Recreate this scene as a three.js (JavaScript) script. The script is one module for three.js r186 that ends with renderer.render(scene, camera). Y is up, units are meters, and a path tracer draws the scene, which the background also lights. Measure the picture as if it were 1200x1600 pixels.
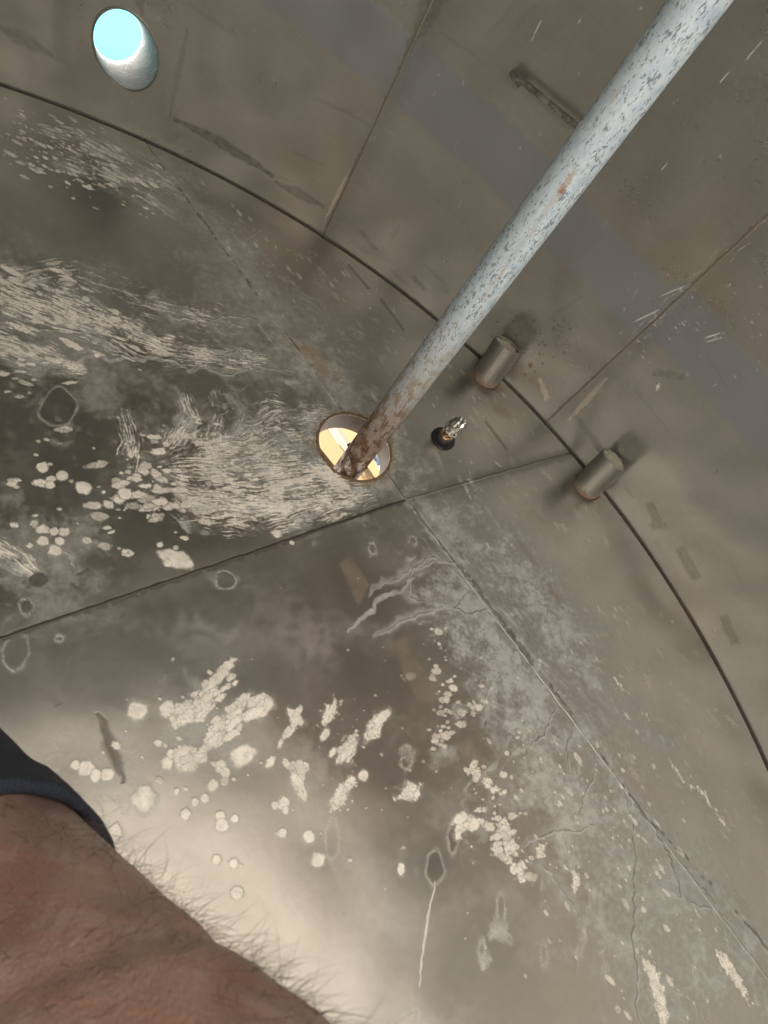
import * as THREE from 'three';
import { mergeGeometries } from 'three/addons/utils/BufferGeometryUtils.js';
import { Brush, Evaluator, SUBTRACTION } from 'three-bvh-csg';

// ---------------------------------------------------------------- camera, sky, sun, exposure
const CAM = new THREE.Vector3(0.0912, 1.2, -0.3588);
const RIGHT = new THREE.Vector3(0.7393, 0.398, -0.5432), UP = new THREE.Vector3(-0.6734, 0.4369, -0.5964), BACK = new THREE.Vector3(0, 0.8067, 0.591);
const camera = new THREE.PerspectiveCamera(67.29, 768 / 1024, 0.02, 200);
camera.position.copy(CAM);
camera.quaternion.setFromRotationMatrix(new THREE.Matrix4().makeBasis(RIGHT, UP, BACK));
camera.focus = 1.5;
camera.userData.fStop = 22;

const scene = new THREE.Scene();
const SUN_AZ = -50 * Math.PI / 180, SUN_EL = 36 * Math.PI / 180;
const sunDir = new THREE.Vector3(Math.sin(SUN_AZ) * Math.cos(SUN_EL), Math.sin(SUN_EL), -Math.cos(SUN_AZ) * Math.cos(SUN_EL));
{
  const W = 256, H = 128, d = new Float32Array(W * H * 4);
  for (let y = 0; y < H; y++) for (let x = 0; x < W; x++) {
    const el = ((y + 0.5) / H - 0.5) * Math.PI, az = ((x + 0.5) / W - 0.5) * 2 * Math.PI;
    const v = new THREE.Vector3(Math.cos(az) * Math.cos(el), Math.sin(el), Math.sin(az) * Math.cos(el));
    const t = Math.pow(Math.max(0, v.y), 0.5), g = Math.exp((v.dot(sunDir) - 1) * 3.2), o = (y * W + x) * 4;
    const lo = [0.62, 0.58, 0.52], hi = [0.57, 0.495, 0.43];
    for (let c = 0; c < 3; c++) d[o + c] = v.y > 0 ? lo[c] * (1 - t) + hi[c] * t + g * [0.3, 0.27, 0.22][c] : 0.3;
    d[o + 3] = 1;
  }
  const sky = new THREE.DataTexture(d, W, H, THREE.RGBAFormat, THREE.FloatType);
  sky.mapping = THREE.EquirectangularReflectionMapping; sky.magFilter = THREE.LinearFilter; sky.needsUpdate = true;
  scene.background = sky; scene.environment = sky;
}
const sun = new THREE.DirectionalLight(new THREE.Color(1, 0.93, 0.82), 4.2);
sun.position.copy(sunDir).multiplyScalar(12); sun.castShadow = true; sun.shadow.mapSize.set(4096, 4096);
Object.assign(sun.shadow.camera, { left: -4, right: 4, top: 4, bottom: -4, near: 0.5, far: 30 });
scene.add(sun, sun.target);
const renderer = new THREE.WebGLRenderer({ antialias: true });
renderer.toneMapping = THREE.LinearToneMapping;
renderer.toneMappingExposure = 6.7;
renderer.shadowMap.enabled = true;
renderer.setSize(768, 1024);

// ---------------------------------------------------------------- helpers
const F = 1202, R = 1.7556, ROOF = 1.58, GROUND = -0.45, TAU = Math.PI * 2, RAD = Math.PI / 180;
const clamp = (x, a = 0, b = 1) => Math.min(b, Math.max(a, x)), lerp = (a, b, t) => a + (b - a) * t;
const ss = (a, b, x) => { const t = clamp((x - a) / (b - a)); return t * t * (3 - 2 * t); };
function rng(seed) { let s = seed | 0; return () => { s = (s + 0x6d2b79f5) | 0; let t = Math.imul(s ^ (s >>> 15), 1 | s); t = (t + Math.imul(t ^ (t >>> 7), 61 | t)) ^ t; return ((t ^ (t >>> 14)) >>> 0) / 4294967296; }; }
// survey of the photograph: where the line of sight of a picture point meets the floor, the wall, or a given distance
function dir(px, py) { return RIGHT.clone().multiplyScalar((px - 600) / F).addScaledVector(UP, -(py - 800) / F).addScaledVector(BACK, -1).normalize(); }
function onFloor(px, py, y = 0) { const d = dir(px, py); return CAM.clone().addScaledVector(d, (y - CAM.y) / d.y); }
function onWall(px, py) {
  const d = dir(px, py), a = d.x * d.x + d.z * d.z, b = CAM.x * d.x + CAM.z * d.z, c = CAM.x ** 2 + CAM.z ** 2 - R * R;
  return CAM.clone().addScaledVector(d, (-b + Math.sqrt(b * b - a * c)) / a);
}
const at = (px, py, dist) => CAM.clone().addScaledVector(dir(px, py), dist);
const polar = (az, r, y) => new THREE.Vector3(Math.sin(az) * r, y, -Math.cos(az) * r);

// gradient noise
const PERM = new Uint8Array(512), GX = new Float32Array(256), GY = new Float32Array(256);
{ const r = rng(7), p = [...Array(256).keys()]; for (let i = 255; i > 0; i--) { const j = Math.floor(r() * (i + 1)); [p[i], p[j]] = [p[j], p[i]]; } for (let i = 0; i < 512; i++) PERM[i] = p[i & 255]; for (let i = 0; i < 256; i++) { const a = r() * TAU; GX[i] = Math.cos(a); GY[i] = Math.sin(a); } }
function noise(x, y, period = 256) {
  const xi = Math.floor(x), yi = Math.floor(y), fx = x - xi, fy = y - yi, X = period === 256 ? xi & 255 : ((xi % period) + period) % period, Y = yi & 255;
  const u = fx * fx * fx * (fx * (fx * 6 - 15) + 10), v = fy * fy * fy * (fy * (fy * 6 - 15) + 10);
  const a = PERM[PERM[X] + Y], X1 = X + 1 === period ? 0 : X + 1, b = PERM[PERM[X1] + Y], c = PERM[PERM[X] + Y + 1], d = PERM[PERM[X1] + Y + 1];
  const n0 = GX[a] * fx + GY[a] * fy, n1 = GX[b] * (fx - 1) + GY[b] * fy, n2 = GX[c] * fx + GY[c] * (fy - 1), n3 = GX[d] * (fx - 1) + GY[d] * (fy - 1);
  return 1.5 * (n0 + u * (n1 - n0) + v * (n2 - n0 + u * (n0 - n1 - n2 + n3)));
}
const fbm = (x, y, o = 4) => { let s = 0, a = 0.5; for (let i = 0; i < o; i++) { s += a * noise(x, y); x = x * 2.03 + 17.1; y = y * 2.03 - 9.3; a *= 0.5; } return s; };
const ridge = (x, y, o = 3) => { let s = 0, a = 0.5; for (let i = 0; i < o; i++) { s += a * (1 - Math.abs(noise(x, y)) * 2.2); x = x * 2.1 + 5.7; y = y * 2.1 + 3.1; a *= 0.5; } return s; };

const names = new Map();
function numbered(n) { const k = names.get(n) ?? 0; names.set(n, k + 1); return k ? n + '_' + String(k).padStart(3, '0') : n; }
function mesh(name, geo, mat, parent = scene) {
  const m = new THREE.Mesh(geo, mat); m.castShadow = m.receiveShadow = true;
  m.name = parent === scene ? numbered(name) : name; parent.add(m); return m;
}
function thing(name, label, category, extra = {}) { const g = new THREE.Group(); g.name = numbered(name); g.userData = { label, category, ...extra }; scene.add(g); return g; }
const lin2s = (x) => Math.round(255 * clamp(x <= 0.0031308 ? x * 12.92 : 1.055 * Math.pow(x, 1 / 2.4) - 0.055));
const S8 = new Uint8Array(4097); for (let i = 0; i <= 4096; i++) S8[i] = lin2s(i / 4096);
const toS = (x) => S8[Math.round(clamp(x) * 4096)];

// A sheet of surface records what lies on a piece of steel, in metres, in layers: white residue, grey film, dark scuffs, brown stain, relief.
class Sheet {
  constructor(w, h, x0, x1, y0, y1) { Object.assign(this, { w, h, x0, x1, y0, y1 }); for (const k of ['white', 'film', 'dark', 'brown', 'relief', 'cleanOrGlint', 'blue']) this[k] = new Float32Array(w * h); }
  stamp(lo, hi, fn) {
    const { w, h, x0, x1, y0, y1 } = this, sx = (x1 - x0) / w, sy = (y1 - y0) / h;
    const i0 = Math.max(0, Math.floor((lo[0] - x0) / sx)), i1 = Math.min(w - 1, Math.ceil((hi[0] - x0) / sx)), j0 = Math.max(0, Math.floor((lo[1] - y0) / sy)), j1 = Math.min(h - 1, Math.ceil((hi[1] - y0) / sy));
    for (let j = j0; j <= j1; j++) for (let i = i0; i <= i1; i++) fn(x0 + (i + 0.5) * sx, y0 + (j + 0.5) * sy, j * w + i);
  }
  blob(x, y, r, { layer = 'white', k = 1, long = 1, turn = 0, rough = 0.3, soft = 0.2, ring = 0, pits = 0, seed = 0, halo = 0, moat = 0 } = {}) {
    const A = this[layer], c = Math.cos(turn), s = Math.sin(turn), L = r * long * 1.7 + 0.002, film = this.film;
    this.stamp([x - L, y - L], [x + L, y + L], (px, py, o) => {
      const dx = px - x, dy = py - y, a = (dx * c + dy * s) / long, b = -dx * s + dy * c;
      const q = Math.hypot(a, b) / r * (1 + rough * (noise(px * 0.9 / r + seed * 3.1, py * 0.9 / r + seed) + 0.5 * noise(px * 2.4 / r + seed, py * 2.4 / r)));
      let v = 1 - ss(1 - soft, 1 + soft, q);
      if (ring) v = Math.max(v * (1 - ring) , v * ss(1 - soft * 3.2, 1 - soft * 1.1, q));
      if (pits && v > 0) v *= 1 - pits * (1 - ss(0.02, 0.1, Math.abs(noise(px * 95 + seed, py * 95) + 0.4 * noise(px * 240, py * 240 + seed))));
      if (moat && q > 0.96 && q < 1.2) A[o] *= 1 - 0.55 * ss(0.96, 1.02, q) * (1 - ss(1.1, 1.2, q));
      if (v * k > A[o]) A[o] = v * k;
      if (halo) { const hv = halo * (1 - ss(0.8, 1.65, q)); if (hv > film[o]) film[o] = hv; }
    });
  }
  ring(x, y, r, w, o = {}) { const A = this[o.layer ?? 'film'], k = o.k ?? 0.8, long = o.long ?? 1, c = Math.cos(o.turn ?? 0), s = Math.sin(o.turn ?? 0), L = r * long + w * 5, inside = o.inside ?? 0;
    this.stamp([x - L, y - L], [x + L, y + L], (px, py, i) => {
      const dx = px - x, dy = py - y, q = Math.hypot((dx * c + dy * s) / long, -dx * s + dy * c) * (1 + 0.22 * noise(px * 0.8 / r + 3 * (o.seed ?? 0), py * 0.8 / r)), t = (q - r) / w;
      const v = k * Math.exp(-t * t) * clamp(0.72 + noise(px * 300, py * 300)); if (v > A[i]) A[i] = v;
      if (inside && q < r) this.cleanOrGlint[i] = Math.max(this.cleanOrGlint[i], inside * (1 - ss(r - w, r, q)));
    }); }
  line(pts, w, { layer = 'dark', k = 1, wob = 0.006, taper = true, gaps = 0, seed = 0, soft = 1, jag = 0.45 } = {}) {
    const A = this[layer]; let tot = 0; const seg = []; for (let i = 1; i < pts.length; i++) { const l = Math.hypot(pts[i][0] - pts[i - 1][0], pts[i][1] - pts[i - 1][1]); seg.push([pts[i - 1], pts[i], tot, l]); tot += l; }
    for (const [a, b, s0, l] of seg) { const m = w * 3 + wob; this.stamp([Math.min(a[0], b[0]) - m, Math.min(a[1], b[1]) - m], [Math.max(a[0], b[0]) + m, Math.max(a[1], b[1]) + m], (px, py, o) => {
      const ux = (b[0] - a[0]) / l, uy = (b[1] - a[1]) / l, dx = px - a[0], dy = py - a[1], s = dx * ux + dy * uy; if (s < -w || s > l + w) return;
      const S = (s0 + s), t = Math.abs(-dx * uy + dy * ux + wob * (noise(S * 22 + seed * 7.7, seed) + 0.5 * noise(S * 70, seed + 5))) / (w * (taper ? 0.35 + 0.65 * Math.sin(Math.PI * clamp(S / tot, 0.02, 0.98)) : 1) * (1 + jag * noise(S * 60 + seed, 9)));
      let v = k * (1 - ss(1 - 0.5 * soft, 1 + 0.5 * soft, t)); if (gaps) v *= ss(gaps - 0.65, gaps - 0.3, 0.7 * noise(S * 17 + seed, 2.2) + 0.6 * noise(S * 63 + seed, 4.1));
      if (v > A[o]) A[o] = v;
    }); }
  }
  // residue carried along a path: rivulets and flecks stretched along the flow
  flow(pts, { layer = 'white', k = 1, along = 14, across = 150, cover = 0.45, warp = 0.012, seed = 0, edge = 0.14 } = {}) {
    const A = this[layer], P = pts, n = P.length; let tot = 0; const seg = []; for (let i = 1; i < n; i++) { const l = Math.hypot(P[i][0] - P[i - 1][0], P[i][1] - P[i - 1][1]); seg.push([P[i - 1], P[i], tot, l]); tot += l; }
    const m = Math.max(...P.map((p) => p[2])), X = P.map((p) => p[0]), Y = P.map((p) => p[1]);
    this.stamp([Math.min(...X) - m, Math.min(...Y) - m], [Math.max(...X) + m, Math.max(...Y) + m], (px, py, o) => {
      const wx = px + warp * fbm(px * 20 + seed, py * 20, 3), wy = py + warp * fbm(px * 20 - 40, py * 20 + seed, 3);
      let best = 1e9, S = 0, T = 0, W = 1;
      for (const [a, b, s0, l] of seg) { const ux = (b[0] - a[0]) / l, uy = (b[1] - a[1]) / l, dx = wx - a[0], dy = wy - a[1], raw = dx * ux + dy * uy, s = clamp(raw, 0, l), t = -dx * uy + dy * ux, d = Math.hypot(t, raw - s); if (d < best) { best = d; S = s0 + s; T = t; W = lerp(a[2], b[2], s / l); } }
      if (best > W) return;
      const e = 1 - best / W, ends = ss(0, 0.12, S / tot) * ss(0, 0.12, 1 - S / tot);
      const q = fbm(S * along + seed * 13, T / W * (across * m) * 0.8 + seed, 4) * 0.95 + 0.12 * noise(px * 160, py * 160);
      const th = lerp(0.62, 0.34 - cover, Math.sqrt(e) * (0.35 + 0.65 * ends)) + 0.42 * noise(px * 17 + seed * 3, py * 17) + 0.2 * noise(px * 45, py * 45 + seed);
      const v = k * ss(th, th + edge, q); if (v > A[o]) A[o] = v;
    });
  }
  haze(x, y, rx, ry, turn, k, { layer = 'film', f = 22, seed = 0, sharp = 0.35 } = {}) {
    const A = this[layer], c = Math.cos(turn), s = Math.sin(turn), L = Math.max(rx, ry);
    this.stamp([x - L, y - L], [x + L, y + L], (px, py, o) => {
      const dx = px - x, dy = py - y, q = Math.hypot((dx * c + dy * s) / rx, (-dx * s + dy * c) / ry); if (q > 1) return;
      const n = fbm(px * f + seed * 5.3, py * f + seed, 5) + 0.25 * noise(px * f * 7, py * f * 7), v = k * ss(0.03, 0.03 + sharp * 1.7, (1 - q) * 0.78 + n * 0.85 - 0.13); if (v > A[o]) A[o] = v;
    });
  }
  poly(quad, { layer = 'dark', k = 1, soft = 0.006, wob = 0.01, grain = 0.4, seed = 0 } = {}) {
    const A = this[layer], X = quad.map((p) => p[0]), Y = quad.map((p) => p[1]); let area = 0; quad.forEach((p, i) => { const q = quad[(i + 1) % quad.length]; area += p[0] * q[1] - q[0] * p[1]; }); const sg = Math.sign(area);
    this.stamp([Math.min(...X) - 0.02, Math.min(...Y) - 0.02], [Math.max(...X) + 0.02, Math.max(...Y) + 0.02], (px, py, o) => {
      let d = 1e9; for (let i = 0; i < quad.length; i++) { const a = quad[i], b = quad[(i + 1) % quad.length], l = Math.hypot(b[0] - a[0], b[1] - a[1]); d = Math.min(d, sg * ((b[0] - a[0]) * (py - a[1]) - (b[1] - a[1]) * (px - a[0])) / l); }
      const v = k * ss(-soft, soft, d + wob * fbm(px * 40 + seed, py * 40, 3)) * (1 - grain + grain * clamp(0.6 + fbm(px * 90 + seed, py * 90, 3) * 1.2)); if (v > A[o]) A[o] = v;
    });
  }
  // colour + (relief, roughness, metalness)
  bake(shade) {
    const { w, h } = this, c = new Uint8Array(w * h * 4), m = new Uint8Array(w * h * 4), out = [0, 0, 0, 0, 0, 0], sx = (this.x1 - this.x0) / w, sy = (this.y1 - this.y0) / h;
    for (let j = 0, o = 0; j < h; j++) for (let i = 0; i < w; i++, o++) {
      shade(this.x0 + (i + 0.5) * sx, this.y0 + (j + 0.5) * sy, o, out);
      c[o * 4] = toS(out[0]); c[o * 4 + 1] = toS(out[1]); c[o * 4 + 2] = toS(out[2]); c[o * 4 + 3] = m[o * 4 + 3] = 255;
      m[o * 4] = 255 * clamp(out[5]) + ((o * 7919 + (o >> 7) * 104729) % 1000) / 1000 - 0.5; m[o * 4 + 1] = 255 * clamp(out[3]); m[o * 4 + 2] = 255 * clamp(out[4]);
    }
    const tex = (d, srgb) => { const t = new THREE.DataTexture(d, w, h); t.magFilter = THREE.LinearFilter; t.minFilter = THREE.LinearMipmapLinearFilter; t.generateMipmaps = true; t.anisotropy = 8; t.wrapS = t.wrapT = THREE.MirroredRepeatWrapping; if (srgb) t.colorSpace = THREE.SRGBColorSpace; t.needsUpdate = true; return t; };
    const map = tex(c, true), orm = tex(m, false);
    for (const k of ['white', 'film', 'dark', 'brown', 'relief', 'cleanOrGlint', 'blue']) this[k] = null;
    return { map, orm };
  }
}
const sheetMaterial = ({ map, orm }, bump, extra = {}) => new THREE.MeshStandardMaterial({ map, roughnessMap: orm, metalnessMap: orm, bumpMap: orm, bumpScale: bump, roughness: 1, metalness: 1, ...extra });
function setUV(geo, fn) { const p = geo.attributes.position, uv = new Float32Array(p.count * 2); for (let i = 0; i < p.count; i++) { const q = fn(p.getX(i), p.getY(i), p.getZ(i)); uv[i * 2] = q[0]; uv[i * 2 + 1] = q[1]; } geo.setAttribute('uv', new THREE.BufferAttribute(uv, 2)); return geo; }

// ---------------------------------------------------------------- floor surface
const FX0 = -1.3, FX1 = 1.3, FZ0 = -1.76, FZ1 = -0.2;
const floorSheet = new Sheet(2048, 2048, FX0, FX1, FZ0, FZ1);
const fp = (px, py) => { const p = onFloor(px, py); return [p.x, p.z]; };
const HOLE = [-0.039, -1.309], HOLE_R = 0.0765;
const CROSS = fp(635, 781), S1L = fp(310, 335), S1R = fp(1000, 1265), S2N = fp(0, 998), S2F = fp(880, 711);
const mpp = (px, py) => onFloor(px, py).distanceTo(CAM) / F;   // metres per picture pixel, across the line of sight
{
  const s = floorSheet, r = rng(11);
  const blobs = (list, o = {}) => list.forEach(([px, py, rad, long, ang], i) => { const [x, z] = fp(px, py); s.blob(x, z, rad * mpp(px, py), { rough: 0.22, long: long ?? 1, turn: dirOf([px, py], [px + 10 * Math.cos(-(ang ?? 0)), py + 10 * Math.sin(-(ang ?? 0))]), seed: i * 1.7 + px, pits: 0.15, moat: 1, ...o }); });
  const dirOf = (a, b) => { const p = fp(...a), q = fp(...b); return Math.atan2(q[1] - p[1], q[0] - p[0]); };
  const swarm = (px, py, rx, ry, ang, n, r0, r1, o = {}) => {   // drops strewn about a spot
    const c = fp(px, py), m = mpp(px, py), t = dirOf([px, py], [px + Math.cos(ang) * 10, py + Math.sin(ang) * 10]);
    for (let i = 0; i < n; i++) { const a = (r() + r() + r() - 1.5) * rx * m * 1.2, b = (r() + r() + r() - 1.5) * ry * m * 1.4, R0 = lerp(r0, r1, r() ** 2) * m; s.blob(c[0] + a * Math.cos(t) - b * Math.sin(t), c[1] + a * Math.sin(t) + b * Math.cos(t), R0, { rough: 0.3, seed: r() * 90, turn: t + (r() - 0.5) * 0.5, long: 1 + r() * (o.long ?? 0.8), k: (o.k ?? 1) * (0.55 + 0.45 * r()), pits: r() < 0.4 ? 0.7 : 0, moat: 1, ...o.opts }); }
  };
  const path = (list) => list.map(([px, py, w]) => [...fp(px, py), (w ?? 10) * mpp(px, py)]);
  // left plate: the flow that fans away from the hole
  const plume = (pts, seed, cover, k = 1) => { const p = path(pts); s.flow(p.map(([x, z, w]) => [x, z, w * 1.25]), { layer: 'film', along: 7, across: 70, cover: cover + 0.2, seed: seed + 50, edge: 0.6, k: 0.9 }); s.flow(p, { along: 18, across: 260, cover: cover + 0.02, seed, edge: 0.32, k: k * 0.85, warp: 0.009 }); s.flow(p, { along: 34, across: 460, cover: cover - 0.02, seed: seed + 20, edge: 0.22, k: k * 1.0, warp: 0.007 }); };
  plume([[600, 745, 55], [500, 735, 90], [400, 750, 110], [300, 745, 90], [240, 735, 40]], 1, 0.42); plume([[590, 770, 25], [480, 790, 40], [400, 798, 50], [300, 800, 40]], 2, 0.36); plume([[520, 650, 30], [440, 655, 60], [380, 690, 70], [300, 715, 40]], 3, 0.3, 0.8);
  plume([[-60, 430, 55], [60, 475, 60], [150, 505, 50], [250, 545, 45], [340, 560, 30], [440, 575, 25]], 4, 0.4); plume([[-60, 520, 60], [20, 545, 50], [90, 570, 35], [150, 578, 15]], 5, 0.42); plume([[-20, 450, 40], [120, 430, 40], [230, 470, 40], [330, 500, 40], [400, 520, 25]], 6, 0.22, 0.7);
  plume([[-60, 835, 40], [-10, 860, 35], [40, 890, 25], [62, 905, 8]], 7, 0.42); plume([[190, 640, 12], [205, 690, 20], [200, 720, 22]], 8, 0.3); plume([[285, 610, 10], [300, 650, 22], [270, 690, 30], [240, 720, 20]], 9, 0.34); plume([[330, 600, 10], [350, 650, 20], [340, 700, 30]], 10, 0.25, 0.8);
  for (const [pts, w] of [[[[560, 640], [480, 610], [400, 590], [340, 600]], 46], [[[560, 690], [470, 680], [390, 640], [350, 600]], 40], [[[640, 560], [560, 520], [470, 470], [380, 420]], 60], [[[560, 600], [470, 560], [350, 530], [240, 520]], 46], [[[600, 640], [540, 580], [450, 480], [330, 340]], 50], [[[620, 900], [690, 880], [760, 920], [830, 1010]], 60], [[[660, 800], [760, 900], [850, 1010], [950, 1130]], 70], [[[850, 1080], [800, 1180], [700, 1260]], 60], [[[930, 1180], [900, 1280], [830, 1380]], 60], [[[970, 1220], [980, 1340], [990, 1560]], 60], [[[1000, 1260], [1060, 1400], [1130, 1560]], 70], [[[690, 840], [790, 960], [900, 1090], [1010, 1240]], 95], [[[760, 930], [870, 1070], [960, 1190], [1060, 1320]], 80], [[[880, 1010], [980, 1130], [1080, 1270], [1160, 1420]], 60], [[[990, 1240], [1040, 1360], [1080, 1500], [1100, 1620]], 90], [[[900, 1150], [880, 1300], [860, 1420]], 70], [[[960, 1230], [940, 1400], [930, 1560]], 70], [[[1080, 1380], [1150, 1480], [1210, 1580]], 60]]) s.flow(path(pts.map(([a, b]) => [a, b, w])), { layer: 'film', along: 9, across: 110, cover: 0.42, seed: pts[0][0] + w, edge: 0.75, k: 0.9, warp: 0.022 });
  swarm(300, 750, 140, 66, 0, 110, 1, 6, { long: 2 }); swarm(215, 780, 60, 60, 0, 50, 1.5, 7, {}); swarm(70, 765, 45, 70, 0, 22, 2, 7);
  swarm(60, 235, 80, 50, 0.5, 120, 0.7, 3.2, { long: 2 }); swarm(170, 265, 70, 34, 0.5, 90, 0.7, 3.4, { long: 3 }); swarm(100, 480, 110, 40, 0.35, 70, 1.2, 5, { long: 3 }); swarm(40, 580, 50, 50, 0.1, 24, 2, 6, { long: 3 });
  blobs([[130, 762, 11], [97, 743, 8], [66, 730, 8], [78, 758, 6], [85, 830, 6], [93, 845, 6], [67, 845, 7], [86, 860, 8], [195, 772, 10], [275, 874, 14, 1.8, -0.3], [262, 880, 6], [152, 555, 4], [456, 848, 4], [90, 655, 5]]);
  // film around and between
  s.haze(...fp(520, 600), 0.34, 0.13, dirOf([400, 460], [640, 788]), 0.75, { seed: 1, f: 16 });
  s.haze(...fp(390, 430), 0.4, 0.1, dirOf([300, 320], [500, 590]), 0.7, { seed: 2, f: 14 });
  s.haze(...fp(400, 500), 0.3, 0.17, 0.1, 0.5, { seed: 3, f: 12 });
  s.haze(...fp(420, 720), 0.34, 0.16, dirOf([580, 740], [200, 740]), 0.6, { seed: 4, f: 20 });
  s.haze(...fp(80, 520), 0.36, 0.2, 0, 0.45, { seed: 5, f: 12 });
  s.haze(...fp(60, 870), 0.2, 0.14, 0, 0.35, { seed: 6, f: 18 });
  s.haze(...fp(560, 700), 0.19, 0.17, 0, 0.8, { seed: 7, f: 26 });
  s.haze(...fp(485, 555), 0.13, 0.045, dirOf([440, 510], [520, 600]), 1, { layer: 'brown', seed: 8, f: 24, sharp: 0.4 }); s.haze(...fp(492, 562), 0.09, 0.035, dirOf([440, 510], [520, 600]), 1, { layer: 'brown', seed: 38, f: 34, sharp: 0.4 });
  s.haze(...fp(600, 745), 0.09, 0.03, 0.4, 0.4, { layer: 'brown', seed: 9, f: 30 });
  // right plate, near the viewer
  s.haze(...fp(720, 940), 0.15, 0.1, dirOf([680, 880], [800, 980]), 0.85, { seed: 11, f: 26 });
  s.haze(...fp(800, 1060), 0.36, 0.13, dirOf([700, 860], [900, 1120]), 0.95, { seed: 12, f: 20 });
  s.haze(...fp(900, 1250), 0.4, 0.19, dirOf([800, 1050], [960, 1300]), 0.8, { seed: 13, f: 14 });
  s.haze(...fp(850, 950), 0.4, 0.13, dirOf([700, 800], [1000, 1150]), 0.85, { seed: 14, f: 16 });
  s.haze(...fp(700, 830), 0.16, 0.09, dirOf([640, 790], [760, 930]), 0.72, { seed: 15, f: 20 });
  s.haze(...fp(1020, 1150), 0.36, 0.09, dirOf([900, 970], [1100, 1260]), 0.4, { seed: 16, f: 14 });
  s.haze(...fp(1050, 1420), 0.34, 0.24, 0, 0.7, { seed: 17, f: 14 });
  s.haze(...fp(420, 1000), 0.36, 0.06, dirOf([200, 1000], [620, 1000]), 0.14, { seed: 18, f: 8 });
  for (const [pts, sd] of [[[[40, 190, 26], [130, 215, 40], [220, 265, 40], [310, 315, 26]], 71], [[[60, 240, 30], [150, 270, 44], [230, 310, 36], [290, 345, 20]], 72]]) { const p = path(pts); s.flow(p, { layer: 'film', along: 8, across: 90, cover: 0.8, seed: sd, edge: 0.7, k: 1, warp: 0.014 }); s.flow(p, { along: 20, across: 240, cover: 0.3, seed: sd + 9, edge: 0.4, k: 0.75, warp: 0.01 }); }  // streaks by the nozzle, thickened with milky film in place of its glare
  // creamy puddles
  blobs([[215, 1111, 13], [278, 1122, 12], [262, 1108, 11], [225, 1248, 16], [262, 1192, 8], [267, 1178, 6], [290, 1185, 17], [345, 1196, 8], [380, 1180, 13, 1.5, 0.4], [352, 1207, 7], [276, 1236, 4], [305, 1253, 5], [320, 1247, 6], [333, 1226, 7], [345, 1275, 7], [347, 1290, 9], [290, 1272, 7], [367, 1279, 5], [440, 1256, 6], [445, 1253, 7], [430, 1258, 5], [447, 1265, 5], [441, 1301, 6], [483, 1307, 8], [497, 1344, 9], [365, 1349, 6], [339, 1344, 6], [370, 1395, 8], [627, 1358, 5, 1.6, 1.5], [135, 1200, 10], [150, 1212, 8], [168, 1210, 8], [180, 1300, 9], [508, 1148, 5, 2, 1], [520, 1175, 4, 2, 1], [423, 1190, 5, 1.8, 1], [568, 1212, 7], [400, 1112, 10], [412, 1105, 11, 1.6, 0.8], [462, 1120, 7, 2.2, -0.8], [640, 1057, 5], [118, 1195, 6]], { halo: 0.45 });
  blobs([[515, 1115, 8, 2.4, 1], [585, 1138, 11, 2, 1], [543, 1172, 11, 2, 1], [465, 1212, 11, 1.5, 1.1], [530, 1250, 10, 1.5, 1], [545, 1225, 8, 1.6, 1], [640, 1237, 10, 1.7, 0.4], [715, 1300, 7, 2, 1.2], [787, 1290, 9], [780, 1330, 7], [798, 1325, 8, 1.6, 1], [775, 1328, 6], [803, 1358, 7], [815, 1352, 6], [815, 1370, 7], [812, 1360, 6], [900, 1380, 5, 2.4, 1.3], [845, 1330, 6, 2, 1.3], [745, 1210, 8], [760, 1222, 7], [770, 1235, 5], [1025, 1540, 9, 4, -1.25], [1035, 1590, 6, 3, -1.25], [1145, 1520, 6, 5, -1.05], [1130, 1505, 4, 3, -1.05], [740, 1195, 5, 2, 1]], { pits: 0.8, rough: 0.5, halo: 0.3 });
  const lobes = (px, py, L, W2, ang, n, seed) => { const q = rng(seed); for (let i = 0; i < n; i++) { const a = (q() + q() - 1) * L, b = (q() + q() - 1) * W2, x = px + Math.cos(ang) * a - Math.sin(ang) * b, y = py + Math.sin(ang) * a + Math.cos(ang) * b, R0 = lerp(2.5, 8, q() ** 1.6), t = ang + (q() - 0.5) * 0.6; s.blob(...fp(x, y), R0 * mpp(x, y), { rough: 0.35, long: 1 + q() * 2.2, turn: dirOf([x, y], [x + 10 * Math.cos(t), y + 10 * Math.sin(t)]), seed: q() * 90, pits: q() < 0.6 ? 0.8 : 0.1, moat: 1, halo: 0.4, k: 0.75 + 0.25 * q() }); } };
  lobes(325, 1090, 62, 24, -0.65, 34, 1); lobes(285, 1112, 34, 18, -0.4, 10, 2); lobes(365, 1125, 66, 24, -0.75, 38, 3); lobes(300, 1183, 34, 14, -0.4, 14, 4); lobes(455, 1135, 42, 9, -1.0, 12, 5); lobes(585, 1140, 24, 9, -1.1, 6, 6); lobes(465, 1208, 22, 11, 1.1, 8, 7); lobes(533, 1238, 24, 11, -0.9, 8, 8); lobes(545, 1175, 22, 9, -1.0, 7, 9); lobes(735, 1282, 26, 12, -0.4, 9, 10); lobes(790, 1300, 18, 26, 0, 10, 11);
  swarm(300, 1150, 90, 60, 0.4, 40, 1.2, 5, { opts: { pits: 0.5 } }); swarm(690, 1060, 20, 60, 0, 30, 1.5, 6, { k: 0.85 }); swarm(730, 1110, 30, 25, 0, 16, 2, 6, { k: 0.8 }); swarm(690, 1150, 20, 40, 0, 18, 2, 6, { k: 0.8 }); swarm(770, 1240, 40, 60, 0, 30, 1.4, 5, { k: 0.9 }); swarm(800, 1330, 36, 40, 0, 18, 2, 6);
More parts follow.
